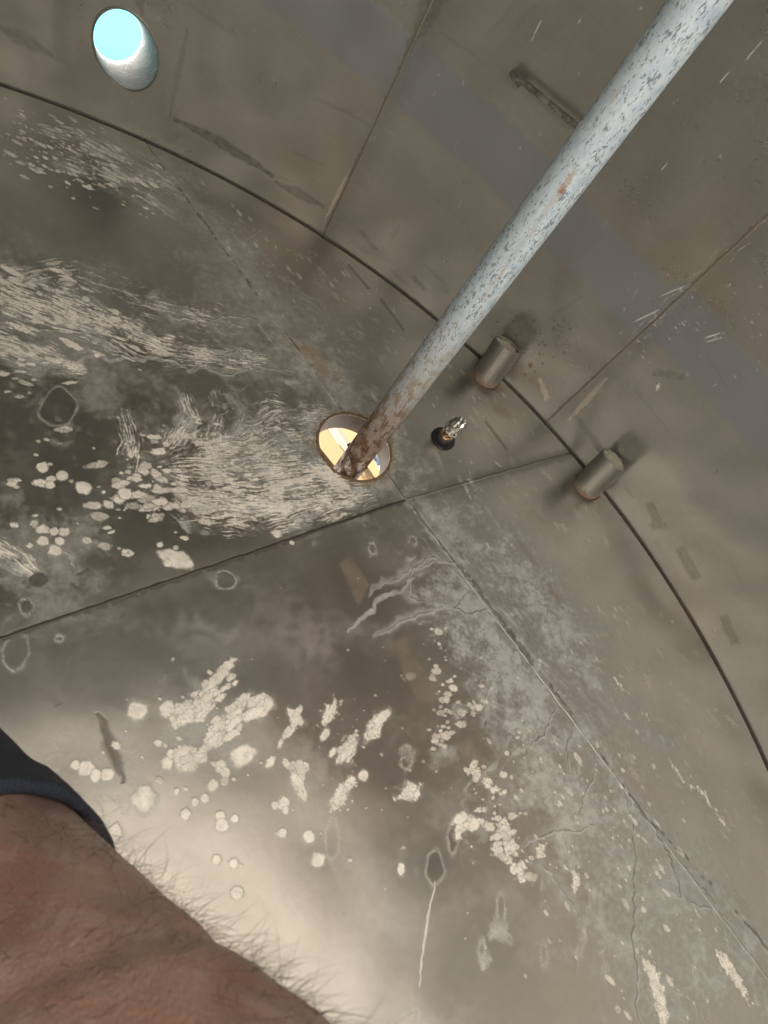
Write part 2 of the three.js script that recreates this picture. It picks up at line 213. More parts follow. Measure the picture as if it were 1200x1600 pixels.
  swarm(900, 1230, 140, 120, 0.9, 80, 1, 3.5, { k: 0.7 }); swarm(1000, 1450, 150, 120, 0.9, 70, 1, 4, { k: 0.65, long: 1.6 }); swarm(640, 1150, 260, 160, 0, 90, 0.8, 2.4, { k: 0.55 });
  // flecks on the outer strip, drawn out along the wall
  const strip = dirOf([900, 900], [1050, 1120]);
  for (let i = 0; i < 330; i++) { const t = r(), px = lerp(660, 1190, t) + (r() - 0.35) * 150, py = lerp(600, 1340, t) + (r() - 0.5) * 190, [x, z] = fp(px, py); if (Math.hypot(x, z) > R - 0.03) continue; s.blob(x, z, lerp(0.8, 4.6, r() ** 3) * mpp(px, py), { long: 1 + r() * 2.4, turn: strip + (r() - 0.5) * 0.9, k: 0.12 + 0.45 * r() ** 3, rough: 0.7, soft: 0.15 + 0.3 * r(), seed: r() * 99, ring: r() < 0.3 ? 0.7 : 0 }); }
  for (let i = 0; i < 150; i++) { const t = r(), px = lerp(330, 720, t) + (r() - 0.3) * 120, py = lerp(300, 640, t) + (r() - 0.5) * 150, [x, z] = fp(px, py); if (Math.hypot(x, z) > R - 0.03) continue; s.blob(x, z, lerp(1, 3.2, r() ** 2) * mpp(px, py), { long: 1.2 + r() * 1.8, turn: strip, k: 0.2 + 0.4 * r() ** 2, seed: r() * 99 }); }
  s.flow(path([[935, 1035, 14], [1000, 1110, 26], [1070, 1210, 30], [1140, 1310, 26]]), { along: 18, across: 60, cover: 0.05, seed: 23, k: 0.8 });  // bright reflected band painted on as a run of white flecks
  // rings, gouges, cracks, clean spots
  for (const [px, py, rad, ins, k, long] of [[91, 638, 22, 0.9, 0.8, 1.5], [352, 906, 15, 0.8, 0.9], [24, 1018, 17, 0.6, 0.7, 1.4], [104, 1162, 15, 0, 0.5], [60, 906, 13, 1, 0.3], [42, 948, 9, 0.6, 0.7, 1.3], [30, 905, 12, 0, 0.5], [85, 1190, 10, 0, 0.35], [93, 998, 5, 0, 0.9], [86, 861, 9, 0, 0.9], [717, 1110, 10, 0.4, 0.9], [635, 1185, 9, 0.3, 0.8, 1.8], [582, 858, 6, 0.2, 0.8, 1.6], [520, 1310, 10, 0.7, 0.5, 2.6], [680, 1356, 13, 1, 0.55, 1.6], [707, 1310, 7, 0.9, 0.7, 2.6], [783, 1418, 6, 0.7, 0.7, 3], [753, 1483, 5, 0.3, 0.9, 1.8], [850, 1492, 5, 0.9, 0.7, 2.4], [651, 1586, 5, 0.8, 0.6, 1.4], [957, 1486, 6, 0.3, 0.6], [932, 1442, 5, 0.2, 0.5], [645, 845, 7, 0.2, 0.8], [870, 900, 10, 0.3, 0.5, 2.2], [910, 1020, 8, 0.6, 0.4, 1.6]])
    s.ring(...fp(px, py), rad * mpp(px, py), 2.4 * mpp(px, py), { inside: ins, k, long: long ?? 1, turn: dirOf([px, py], [px, py + 10]), seed: px });
  for (const [px, py, rad, k] of [[783, 1450, 26, 0.75], [755, 1500, 14, 0.6], [640, 1180, 20, 0.6], [680, 1190, 20, 0.5], [700, 1180, 20, 0.5], [640, 1230, 18, 0.5], [720, 1110, 22, 0.6], [755, 1510, 8, 0.8], [850, 1505, 12, 0.5], [91, 640, 38, 0.5], [352, 908, 30, 0.35], [180, 1215, 60, 0.4], [310, 1130, 90, 0.35], [480, 1200, 70, 0.25], [740, 1290, 50, 0.45], [155, 1300, 30, 0.4]]) s.haze(...fp(px, py), rad * mpp(px, py), rad * mpp(px, py), 0, k, { seed: px, f: 34 });
  s.line([fp(680, 1370), fp(670, 1430), fp(660, 1500), fp(656, 1540)], 1.6 * mpp(660, 1450), { layer: 'white', k: 0.6, wob: 0.004, seed: 3 });
  s.line([fp(158, 1120), fp(172, 1160), fp(190, 1215)], 8 * mpp(170, 1160), { layer: 'dark', k: 0.75, seed: 4, soft: 1.6 });
  s.line([fp(150, 1118), fp(170, 1165), fp(186, 1212)], 2 * mpp(170, 1160), { layer: 'brown', k: 0.9, seed: 5 });
  s.line([fp(28, 1000), fp(70, 1060), fp(85, 1085)], 16 * mpp(70, 1050), { layer: 'dark', k: 0.35, seed: 6, soft: 1.8 });
  s.poly([fp(528, 880), fp(548, 872), fp(578, 915), fp(560, 940)], { layer: 'brown', k: 0.75, seed: 1 });
  s.poly([fp(612, 1005), fp(632, 998), fp(682, 1085), fp(655, 1098)], { layer: 'cleanOrGlint', k: 0.9, seed: 2, grain: 0.1 }); s.poly([fp(612, 1005), fp(632, 998), fp(682, 1085), fp(655, 1098)], { layer: 'brown', k: 0.55, seed: 2 });
  s.poly([fp(712, 1165), fp(735, 1155), fp(775, 1225), fp(755, 1245)], { layer: 'brown', k: 0.5, seed: 3 });
  s.blob(...fp(645, 1056), 5.5 * mpp(645, 1056), { seed: 2 });
  for (const [pts, w, k] of [
    [[[640, 905], [645, 885], [680, 872], [710, 880], [735, 925]], 2, 0.8], [[[640, 905], [640, 930], [665, 945]], 2, 0.7], [[[735, 925], [715, 940], [710, 950], [735, 960], [765, 948], [780, 965]], 2.6, 0.9], [[[710, 948], [665, 955], [630, 970], [590, 990]], 2, 0.6], [[[580, 925], [640, 890], [690, 875]], 2, 0.5],
    [[[870, 1105], [860, 1130], [830, 1165]], 2.4, 0.7], [[[895, 1130], [890, 1160], [885, 1200]], 2.4, 0.8], [[[930, 1190], [920, 1230], [905, 1270]], 2.2, 0.6], [[[965, 1215], [985, 1260], [992, 1340], [990, 1460], [1000, 1600]], 2.6, 0.9], [[[975, 1225], [1010, 1280], [1045, 1330], [1065, 1400]], 3.2, 1], [[[1060, 1345], [1100, 1390], [1150, 1450]], 3, 0.8], [[[820, 1320], [860, 1300], [930, 1290]], 2, 0.6], [[[840, 1330], [870, 1380], [905, 1430]], 4, 0.6], [[[780, 1050], [760, 1080], [755, 1130]], 2, 0.45], [[[1070, 1400], [1110, 1420], [1140, 1480]], 2.4, 0.6],
    [[[300, 580], [330, 555], [370, 552], [385, 560], [392, 572], [455, 578]], 2, 0.75], [[[310, 572], [350, 585], [390, 575]], 2, 0.7], [[[325, 500], [360, 492], [400, 500], [430, 540]], 2, 0.6], [[[250, 470], [270, 495], [300, 500]], 5, 0.5], [[[365, 620], [380, 645], [370, 670]], 2.4, 0.5], [[[275, 610], [290, 650], [280, 690]], 2.2, 0.7], [[[100, 860], [115, 880]], 4, 0.3]])
    { const q = pts.map((p) => fp(...p)); s.line(q, w * 0.6 * mpp(...pts[0]), { k: k * 0.75, seed: pts[0][0], wob: 0.008, gaps: 0.15 }); s.line(q.map(([x, z]) => [x + 0.003, z + 0.002]), w * 0.8 * mpp(...pts[0]), { layer: 'film', k: 1, seed: pts[0][0], wob: 0.008, soft: 1.6 }); s.line(q, w * 4 * mpp(...pts[0]), { layer: 'film', k: 0.5, seed: pts[0][0], wob: 0.012, soft: 1.9 }); }
  for (const pts of [[[585, 780], [520, 790], [470, 815], [430, 835]], [[545, 985], [600, 935], [650, 905]], [[300, 575], [240, 560], [150, 560], [60, 580]]]) s.line(pts.map((p) => fp(...p)), 0.005, { layer: 'film', k: 0.8, wob: 0.012, seed: pts[0][1] });
  // welded seams: crust, pores and soot along them
  const along = (list, w, o) => s.line(list.map((p) => fp(...p)), w, { taper: false, ...o });
  const s1a = [[250, 255], [310, 335], [400, 458], [500, 590], [535, 640]], s1b = [[640, 788], [700, 865], [780, 965], [890, 1110], [1000, 1265], [1130, 1400], [1240, 1530]], s2a = [[-80, 1026], [0, 998], [200, 932], [400, 863], [550, 808], [630, 783]], s2b = [[640, 778], [800, 732], [890, 708]];
  along(s2a, 0.0055, { k: 0.95, wob: 0.003, gaps: 0.25, seed: 41 }); along(s2a, 0.022, { k: 0.3, wob: 0.006, seed: 42, soft: 1.9 }); along(s2b, 0.012, { k: 0.5, wob: 0.003, seed: 43, soft: 1.7 }); along(s2b, 0.004, { k: 0.6, wob: 0.002, seed: 44 });
  along(s1a, 0.003, { k: 0.8, wob: 0.003, gaps: 0.5, seed: 45 }); along(s1b, 0.003, { k: 0.9, wob: 0.004, gaps: 0.42, seed: 46 }); along(s1b, 0.009, { layer: 'film', k: 0.7, wob: 0.006, gaps: 0.3, seed: 47 }); along(s1a, 0.02, { layer: 'film', k: 0.5, wob: 0.012, seed: 48, soft: 1.8 });
  for (let i = 0; i < 60; i++) { const t = r(), px = lerp(720, 840, t), py = lerp(885, 1045, t) + (r() - 0.5) * 10, [x, z] = fp(px, py); s.blob(x, z, lerp(1.5, 4, r()) * mpp(px, py), { layer: 'dark', k: 0.8, seed: r() * 60, long: 1.5, turn: strip }); }
  along([[745, 775], [810, 865], [880, 950], [960, 1050], [1060, 1190], [1180, 1400]], 0.0035, { layer: 'film', k: 0.5, wob: 0.004, gaps: 0.35, seed: 50 }); along([[500, 430], [560, 520], [600, 570], [650, 640]], 0.003, { layer: 'film', k: 0.45, wob: 0.003, gaps: 0.4, seed: 51 });
  along([[800, 830], [835, 880], [880, 950]], 0.006, { layer: 'brown', k: 0.35, wob: 0.004, seed: 52 });
  for (const q of [[[545, 415], [575, 450]], [[595, 468], [630, 515]], [[760, 660], [790, 700]]]) along(q, 0.004, { k: 0.45, wob: 0.001, seed: q[0][0], soft: 1.6 });
  for (const [px, py] of [[762, 592], [922, 762]]) { s.haze(...fp(px, py), 0.075, 0.06, 0, 0.8, { layer: 'brown', seed: px, f: 30 }); s.haze(...fp(px - 5, py + 8), 0.05, 0.045, 0, 0.6, { layer: 'dark', seed: px + 4, f: 30 }); }
  s.haze(...fp(780, 640), 0.06, 0.04, 0, 0.5, { layer: 'brown', seed: 77, f: 24 });
  for (let i = 0; i < 46; i++) { const a = i / 46 * TAU + r() * 0.1, q = HOLE_R + 0.002 + r() * 0.006; s.blob(HOLE[0] + Math.cos(a) * q, HOLE[1] + Math.sin(a) * q, 0.003 + r() * 0.006, { layer: 'brown', k: 0.9, seed: r() * 50, rough: 0.7 }); }
  for (let i = 0; i < 90; i++) { const a = r() * TAU, q = HOLE_R + 0.004 + r() * r() * 0.03; s.blob(HOLE[0] + Math.cos(a) * q, HOLE[1] + Math.sin(a) * q, 0.001 + r() * 0.003, { layer: r() < 0.5 ? 'film' : 'brown', k: 0.7, seed: r() * 50 }); }
}
const seamSide = (x, z) => { const d = (x - CROSS[0]) * (S2N[1] - CROSS[1]) - (z - CROSS[1]) * (S2N[0] - CROSS[0]); return d > 0; };
const floorTex = (() => { const s = floorSheet; return s.bake((x, z, o, out) => {
  const wet = fbm(x * 2.2 + 4, z * 2.2, 4), fine = fbm(x * 60, z * 60, 3), mid = fbm(x * 9 + 30, z * 9, 4), brush = noise(x * 420 + z * 30, z * 16 + x * 6), speck = noise(x * 330, z * 330);
  const cl = s.cleanOrGlint[o], W = clamp(s.white[o]) * (1 - 0.95 * cl);
  let Fm = clamp(s.film[o] * (0.95 + 0.8 * fine + 0.4 * speck) + 0.12 * ss(0.0, 0.5, mid + 0.4 * fine) + 0.05 * ss(0.1, 0.5, wet)) * (1 - 0.9 * cl);
  const D = clamp(s.dark[o]), B = clamp(s.brown[o] * (0.8 + 0.8 * fine));
  const tint = 1 + 0.1 * wet + 0.09 * mid + 0.05 * fine + 0.02 * brush;
  let r = 0.315 * tint, g = 0.314 * tint, b = 0.29 * tint;
  const rb = ss(-0.1, 0.5, fbm(x * 1.6 - 7, z * 1.6 + 2, 3)) * 0.022; r += rb; b -= rb * 0.4;
  const mixTo = (cr, cg, cb, t) => { r += (cr - r) * t; g += (cg - g) * t; b += (cb - b) * t; };
  mixTo(0.46, 0.49, 0.475, Fm * 0.88); mixTo(0.25, 0.175, 0.09, B * 0.8); mixTo(0.07, 0.065, 0.06, D * 0.8); mixTo(0.83 + 0.06 * speck + 0.06 * mid, 0.815 + 0.06 * speck + 0.06 * mid, 0.745 + 0.05 * speck + 0.06 * mid, W * clamp(0.82 + 0.5 * fine + 0.3 * mid));
  const sm = clamp(s.blue[o]) * (1 - 0.7 * Fm) * (1 - W); mixTo(0.55, 0.54, 0.52, sm * 0.8);
  out[0] = r; out[1] = g; out[2] = b;
  out[3] = clamp(-0.08 * sm + 0.36 + 0.03 * mid + 0.015 * fine - 0.05 * cl + 0.4 * Fm + 0.4 * W + 0.25 * D + 0.25 * B, 0.14, 0.95);
  out[4] = clamp(0.9 - 0.8 * Fm - W - 0.5 * D - 0.6 * B);
  out[5] = 0.4 + 0.12 * mid + 0.03 * fine + 0.01 * speck + 0.34 * W + 0.14 * Fm * fine + 0.1 * Fm - 0.35 * D;
}); })();
function warpMap(w, h, mx, my, f, slope, seed) {   // slow buckling of thin plate, as slopes
  const d = new Uint8Array(w * h * 4), e = 0.004, H = (x, y) => (fbm(x * f + seed, y * f, 3) + 0.25 * noise(x * f * 5, y * f * 5 + seed)) / f;
  for (let j = 0; j < h; j++) for (let i = 0; i < w; i++) { const x = i / w * mx, y = j / h * my, a = -(H(x + e, y) - H(x - e, y)) / (2 * e) * slope, b = -(H(x, y + e) - H(x, y - e)) / (2 * e) * slope, o = (j * w + i) * 4, l = 1 / Math.hypot(a, b, 1); d[o] = 127.5 + 127.5 * a * l; d[o + 1] = 127.5 + 127.5 * b * l; d[o + 2] = 127.5 + 127.5 * l; d[o + 3] = 255; }
  const t = new THREE.DataTexture(d, w, h); t.magFilter = THREE.LinearFilter; t.wrapS = t.wrapT = THREE.MirroredRepeatWrapping; t.needsUpdate = true; return t;
}
const floorMat = sheetMaterial(floorTex, 0.0012, { normalMap: warpMap(512, 512, 2.6, 1.56, 1.8, 0.011, 3) });
const weldMat = new THREE.MeshStandardMaterial({ color: new THREE.Color().setRGB(0.09, 0.083, 0.075), roughness: 0.65, metalness: 0.6 });

const floor = thing('floor', 'stained stainless steel tank floor of four welded plates with white dried residue', 'floor', { kind: 'structure' });
const uvFloor = (x, y, z) => [(x - FX0) / (FX1 - FX0), (z - FZ0) / (FZ1 - FZ0)];
const RF = R - 0.0065;
{
  const rays = [S1L, S2N, S1R, S2F].map((p) => Math.atan2(p[1] - CROSS[1], p[0] - CROSS[0]));
  const reach = (a) => { const dx = Math.cos(a), dz = Math.sin(a), b = CROSS[0] * dx + CROSS[1] * dz, c = CROSS[0] ** 2 + CROSS[1] ** 2 - RF * RF; return -b + Math.sqrt(b * b - c); };
  const ev = new Evaluator(); ev.useGroups = false;
  const drill = new Brush(new THREE.CylinderGeometry(HOLE_R, HOLE_R, 0.1, 72)); drill.position.set(HOLE[0], 0, HOLE[1]); drill.updateMatrixWorld();
  const sorted = rays.slice().sort((a, b) => a - b);
  sorted.forEach((a0, i) => {
    let a1 = sorted[(i + 1) % 4]; if (a1 < a0) a1 += TAU;
    const g = 0.0012, mid = (a0 + a1) / 2, off = g / Math.sin((a1 - a0) / 2), cx = CROSS[0] + Math.cos(mid) * off, cz = CROSS[1] + Math.sin(mid) * off;
    const n = Math.ceil((a1 - a0) / 0.02), sh = new THREE.Shape(); sh.moveTo(cx, -cz);
    for (let k = 0; k <= n; k++) { const a = lerp(a0, a1, k / n), q = reach(a), e = 0; let x = CROSS[0] + Math.cos(a) * q, z = CROSS[1] + Math.sin(a) * q; if (k === 0 || k === n) { x += Math.cos(mid) * off; z += Math.sin(mid) * off; const l = Math.hypot(x, z); if (l > RF) { x *= RF / l; z *= RF / l; } } sh.lineTo(x, -z); }
    const ext = new THREE.ExtrudeGeometry(sh, { depth: 0.006, bevelEnabled: false }); ext.rotateX(-Math.PI / 2); ext.translate(0, -0.006, 0);
    let brush = new Brush(ext); brush.updateMatrixWorld();
    const geo = ev.evaluate(brush, drill, SUBTRACTION).geometry; setUV(geo, uvFloor);
    mesh('steel_plate', geo, floorMat, floor);
  });
  // weld beads: low, lumpy strips lying in the seams
  const bead = (from, a, skip, w, h, seed) => {
    const L = reach(a) - 0.012, n = Math.ceil(L / 0.006), pos = [], idx = [], ux = Math.cos(a), uz = Math.sin(a);
    for (let i = 0; i <= n; i++) { const s = skip + (L - skip) * i / n, ww = w * (1 + 0.35 * noise(s * 55, seed)), hh = h * (0.55 + 0.5 * Math.abs(noise(s * 90, seed + 3)) + 0.3 * noise(s * 20, seed + 8)), wob = 0.0015 * noise(s * 30, seed + 5); for (const [t, y] of [[-1, -0.0008], [-0.5, 0.75], [0, 1], [0.5, 0.75], [1, -0.0008]]) pos.push(from[0] + ux * s - uz * (t * ww + wob), y > 0 ? y * hh : y, from[1] + uz * s + ux * (t * ww + wob)); }
    for (let i = 0; i < n; i++) for (let k = 0; k < 4; k++) { const p = i * 5 + k; idx.push(p, p + 1, p + 5, p + 1, p + 6, p + 5); }
    const g2 = new THREE.BufferGeometry(); g2.setAttribute('position', new THREE.Float32BufferAttribute(pos, 3)); g2.setIndex(idx); g2.computeVertexNormals(); return setUV(g2, uvFloor);
  };
  mesh('weld_seam', bead(CROSS, rays[1], -0.004, 0.0036, 0.0018, 1), weldMat, floor);
  mesh('weld_seam', bead(CROSS, rays[3], -0.004, 0.0035, 0.0016, 2), floorMat, floor);
  mesh('weld_seam', bead(CROSS, rays[2], -0.004, 0.0028, 0.0016, 3), floorMat, floor);
  { // the left seam is broken by the hole
    const d = Math.hypot(HOLE[0] - CROSS[0], HOLE[1] - CROSS[1]) + HOLE_R; mesh('weld_seam', bead(CROSS, rays[0], d + 0.02, 0.0028, 0.0016, 4), floorMat, floor);
  }
  const jp = []; for (let i = 0; i <= 260; i++) jp.push(0);
  const strip = new THREE.LatheGeometry([[R - 0.016, -0.008], [R - 0.0075, -0.0065], [R - 0.004, -0.006], [R - 0.0003, -0.004], [R - 0.0003, -0.014], [R - 0.016, -0.014], [R - 0.016, -0.008]].map((p) => new THREE.Vector2(...p)), 220);
  const j = mesh('joint_sealant', strip, new THREE.MeshStandardMaterial({ color: new THREE.Color().setRGB(0.13, 0.018, 0.012), roughness: 0.9 }), floor);
  j.userData.label = 'dark red bead in the joint between floor and wall';
}

// ---------------------------------------------------------------- wall
const WS0 = -1.6, WS1 = 1.6, WY0 = 0, WY1 = 1.0;
const wallSheet = new Sheet(2048, 1024, WS0, WS1, WY0, WY1);
const wp = (px, py) => { const p = onWall(px, py); return [Math.atan2(p.x, -p.z) * R, p.y]; };
const AZA = -14.4 * RAD, AZB = 7.5 * RAD;
{
  const s = wallSheet, r = rng(5), wm = (px, py) => onWall(px, py).distanceTo(CAM) / F;
  s.line([[-1.3, 0.46], [-0.98, 0.455], [-0.68, 0.45], [-0.5, 0.432], [-0.43, 0.424], [-0.2, 0.404], [-0.04, 0.388], [0.1, 0.38], [0.195, 0.378]], 0.062, { layer: 'blue', wob: 0.004, taper: false, soft: 0.3, jag: 0.02, seed: 3 });  // grey blue band coloured into the wall steel
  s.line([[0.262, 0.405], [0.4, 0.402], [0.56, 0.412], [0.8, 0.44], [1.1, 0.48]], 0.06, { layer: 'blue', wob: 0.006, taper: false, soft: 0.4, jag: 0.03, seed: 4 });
  const ln = (pts, w, o) => s.line(pts.map((p) => wp(...p)), w, { wob: 0.003, ...o });
  ln([[280, 190], [340, 220], [420, 270]], 0.013, { k: 1, seed: 1, soft: 0.7, jag: 0.2 }); ln([[437, 287], [500, 320]], 0.012, { k: 0.7, seed: 2, soft: 0.9, jag: 0.2 }); ln([[5, 45], [70, 80]], 0.016, { k: 0.65, seed: 3, soft: 1.4, jag: 0.2 }); ln([[95, -10], [94, 88]], 0.014, { k: 0.5, seed: 4, soft: 1.5, taper: false, jag: 0.2 }); ln([[265, 180], [292, 50]], 0.006, { k: 0.5, seed: 5, soft: 1.5 }); ln([[215, -10], [222, 18]], 0.008, { k: 0.6, seed: 6 });
  ln([[190, -5], [225, 20]], 0.03, { layer: 'film', k: 0.5, seed: 7, soft: 1.8 });
  for (const [az, k] of [[AZA, 0.45], [AZB, 0.42]]) { const S = az * R; s.line([[S + 0.012, 0.0], [S + 0.012, 0.3], [S + 0.008, 1]], 0.02, { k: k * 0.8, seed: S * 9, soft: 1.8, taper: false, wob: 0.006 }); s.line([[S - 0.002, 0], [S - 0.002, 1]], 0.004, { k: 0.8, seed: 12, taper: false, wob: 0.001, gaps: 0.4 }); }
  s.line([[AZA * R, 0.48], [AZA * R + 0.006, 0.62]], 0.02, { k: 0.85, seed: 14, wob: 0.004 });
  for (let i = 0; i < 120; i++) { const [x, y] = wp(830 + (r() + r() - 1) * 75, 545 + (r() + r() - 1) * 60); s.blob(x, y, 0.001 + r() ** 2 * 0.0035, { layer: 'dark', k: 0.75, seed: r() * 40 }); }
  
  s.blob(...wp(829, 571), 0.005, { layer: 'brown', k: 1, rough: 0.8 }); s.haze(...wp(815, 580), 0.04, 0.02, 0, 0.5, { layer: 'brown', seed: 4, f: 40 });
  s.poly([[838, 592], [846, 592], [862, 622], [852, 625]].map((p) => wp(...p)), { layer: 'cleanOrGlint', k: 1, grain: 0.3, soft: 0.003 });  // sliver of light by the stub, painted into the wall colour
  for (const [px, py, w, h, a] of [[1022, 805, 8, 22, 0.4], [1030, 822, 14, 5, 0.4], [1075, 880, 9, 28, 0.5], [910, 665, 5, 34, 0.6], [930, 690, 6, 22, 0.6], [1045, 585, 26, 6, -0.4], [655, 443, 4, 14, 0.7], [575, 375, 4, 20, 0.7], [1140, 985, 8, 24, 0.4], [760, 870, 5, 20, 0.3]]) { const c = Math.cos(a), q = Math.sin(a); s.poly([[-w, -h], [w, -h], [w, h], [-w, h]].map(([x, y]) => wp(px + x * c + y * q, py - x * q * 0.4 + y * c)), { layer: 'dark', k: 0.55, soft: 0.004, wob: 0.006, seed: px }); }
  const tick = (px, py, len, ang, w = 0.0007, k = 0.9) => s.line([wp(px, py), wp(px + Math.cos(ang) * len, py + Math.sin(ang) * len)], w, { layer: 'white', k, wob: 0.0004, seed: px });
  tick(1197, 58, 45, 2.3); tick(1142, 108, 26, 2.25); tick(1134, 118, 12, 2.3); tick(1158, 121, 24, 2.3); tick(1046, 250, 20, 2.25); tick(1030, 484, 44, 2.7, 0.0012); tick(1070, 447, 42, 2.75, 0.0009); tick(1125, 520, 24, 2.8, 0.0012); tick(1125, 528, 22, 2.85, 0.0009); tick(724, 125, 10, 1.6); tick(849, 200, 14, 2.1); tick(846, 30, 40, 2.0, 0.0009); tick(910, 25, 20, 2.1); tick(1030, 600, 9, 2.0, 0.003);
  for (let i = 0; i < 420; i++) { const x = lerp(WS0, WS1, r()), y = r() * 0.95; s.blob(x, y, 0.0005 + r() ** 5 * 0.0022, { k: 0.15 + 0.5 * r(), seed: r() * 40 }); }
  for (let i = 0; i < 150; i++) { const [x, y] = wp(lerp(960, 1200, r()), lerp(400, 640, r() * 0.5 + r() * 0.5)); s.blob(x, y, 0.0004 + r() ** 4 * 0.002, { k: 0.2 + 0.5 * r(), seed: r() * 40, long: 1 + 2 * r() }); }
  for (let i = 0; i < 120; i++) { const S = (r() < 0.6 ? AZB * R + 0.03 * (r() - 0.5) : lerp(-1.3, 1.2, r())), y = lerp(0.25, 0.85, r()), l = 0.006 + r() * 0.02, a = 1.4 + r() * 0.5; s.line([[S, y], [S + Math.cos(a) * l, y + Math.sin(a) * l]], 0.0006, { layer: 'white', k: 0.5 * r() + 0.15, wob: 0.0005, seed: i }); }
  for (let i = 0; i < 90; i++) { const S = lerp(-1.4, 1.4, r()), y = r() * 0.9, l = 0.02 + r() * 0.1, a = (r() - 0.5) * 0.4 + (r() < 0.4 ? 1.5 : 0); s.line([[S, y], [S + Math.cos(a) * l, y + Math.sin(a) * l]], 0.0012 + r() * 0.004, { k: 0.22 * r() + 0.05, wob: 0.003, seed: i + 400, soft: 1.6 }); }
  s.line([[AZB * R + 0.03, 0.06], [AZB * R + 0.02, 0.2]], 0.006, { layer: 'cleanOrGlint', k: 0.9, wob: 0.002, seed: 60 }); s.line([[AZA * R - 0.012, 0.05], [AZA * R - 0.008, 0.17]], 0.004, { layer: 'cleanOrGlint', k: 0.9, wob: 0.001, seed: 61 });
}
const wallTex = (() => { const s = wallSheet; return s.bake((x, y, o, out) => {
  const big = fbm(x * 2 + 9, y * 2 + 3, 4), mid = fbm(x * 10, y * 10 + 7, 4), fine = fbm(x * 70, y * 70, 3), brush = noise(x * 14 + y * 3, y * 300), scr = noise(x * 380, y * 22 + x * 8);
  const D = clamp(s.dark[o]) * (0.8 + 0.6 * fine), B = clamp(s.brown[o]), W = clamp(s.white[o]), Fm = clamp(s.film[o] + 0.05 * ss(0.05, 0.5, mid)), cl = clamp(s.cleanOrGlint[o]), bl = clamp(s.blue[o] * (0.95 + 0.3 * mid + 0.2 * fine));
  const t = 1 + 0.1 * big + 0.1 * mid + 0.05 * fine + 0.025 * brush + 0.02 * scr;
  let r = 0.425 * t, g = 0.42 * t, b = 0.392 * t; const heat = ss(0.05, 0.6, fbm(x * 3.1 - 5, y * 3.1, 3)) * 0.05; r += heat * 0.5; g += heat * 0.2; b -= heat * 0.4;
  const mixTo = (cr, cg, cb, q) => { r += (cr - r) * q; g += (cg - g) * q; b += (cb - b) * q; };
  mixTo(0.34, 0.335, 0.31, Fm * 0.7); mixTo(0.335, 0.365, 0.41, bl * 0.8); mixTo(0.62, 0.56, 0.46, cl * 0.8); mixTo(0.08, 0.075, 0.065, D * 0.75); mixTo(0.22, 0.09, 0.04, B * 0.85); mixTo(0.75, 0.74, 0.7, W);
  out[0] = r; out[1] = g; out[2] = b;
  out[3] = clamp(0.29 + 0.03 * big + 0.02 * mid + 0.015 * fine + 0.05 * bl - 0.12 * cl + 0.25 * Fm + 0.3 * W + 0.12 * D, 0.2, 0.95);
  out[4] = clamp(0.8 - 0.35 * Fm - 0.1 * bl - 0.3 * cl - W * 0.8 - 0.4 * D - 0.7 * B);
  out[5] = 0.5 + 0.1 * mid + 0.03 * fine + 0.02 * brush + 0.02 * scr + 0.4 * W - 0.3 * D;
}); })();
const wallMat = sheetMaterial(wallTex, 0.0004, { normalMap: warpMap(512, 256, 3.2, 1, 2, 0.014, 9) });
function panel(az0, az1, y0, y1, r0, r1, nY = 1) {   // a rolled plate
  const n = Math.max(2, Math.ceil((az1 - az0) / (2 * RAD))), pos = [], idx = [];
  const quadGrid = (fn, nu, nv) => { const b = pos.length / 3; for (let i = 0; i <= nu; i++) for (let j = 0; j <= nv; j++) pos.push(...fn(i / nu, j / nv).toArray()); for (let i = 0; i < nu; i++) for (let j = 0; j < nv; j++) { const p = b + i * (nv + 1) + j, q = p + nv + 1; idx.push(p, q, p + 1, q, q + 1, p + 1); } };
  const A = (u) => lerp(az0, az1, u), Y = (v) => lerp(y0, y1, v), Q = (v) => lerp(r0, r1, v);
  quadGrid((u, v) => polar(A(u), r0, Y(v)), n, nY); quadGrid((u, v) => polar(A(1 - u), r1, Y(v)), n, nY);
  quadGrid((u, v) => polar(A(u), Q(v), y1), n, 1); quadGrid((u, v) => polar(A(u), Q(1 - v), y0), n, 1);
  quadGrid((u, v) => polar(az0, Q(1 - u), Y(v)), 1, nY); quadGrid((u, v) => polar(az1, Q(u), Y(v)), 1, nY);
  const g = new THREE.BufferGeometry(); g.setAttribute('position', new THREE.Float32BufferAttribute(pos, 3)); g.setIndex(idx); g.computeVertexNormals(); return g;
}
const uvWall = (x, y, z) => [(Math.atan2(x, -z) * R - WS0) / (WS1 - WS0), (y - WY0) / (WY1 - WY0)];
const wall = thing('wall', 'curved stainless steel tank wall of rolled plates with a grey blue stripe', 'wall', { kind: 'structure' });
const NOZ = new THREE.Vector3(-0.8923, 0.1954, -1.5119), NAX = new THREE.Vector3(-0.5835, -0.5301, -0.6152).normalize(), NR = 0.0553, NL = 0.44;
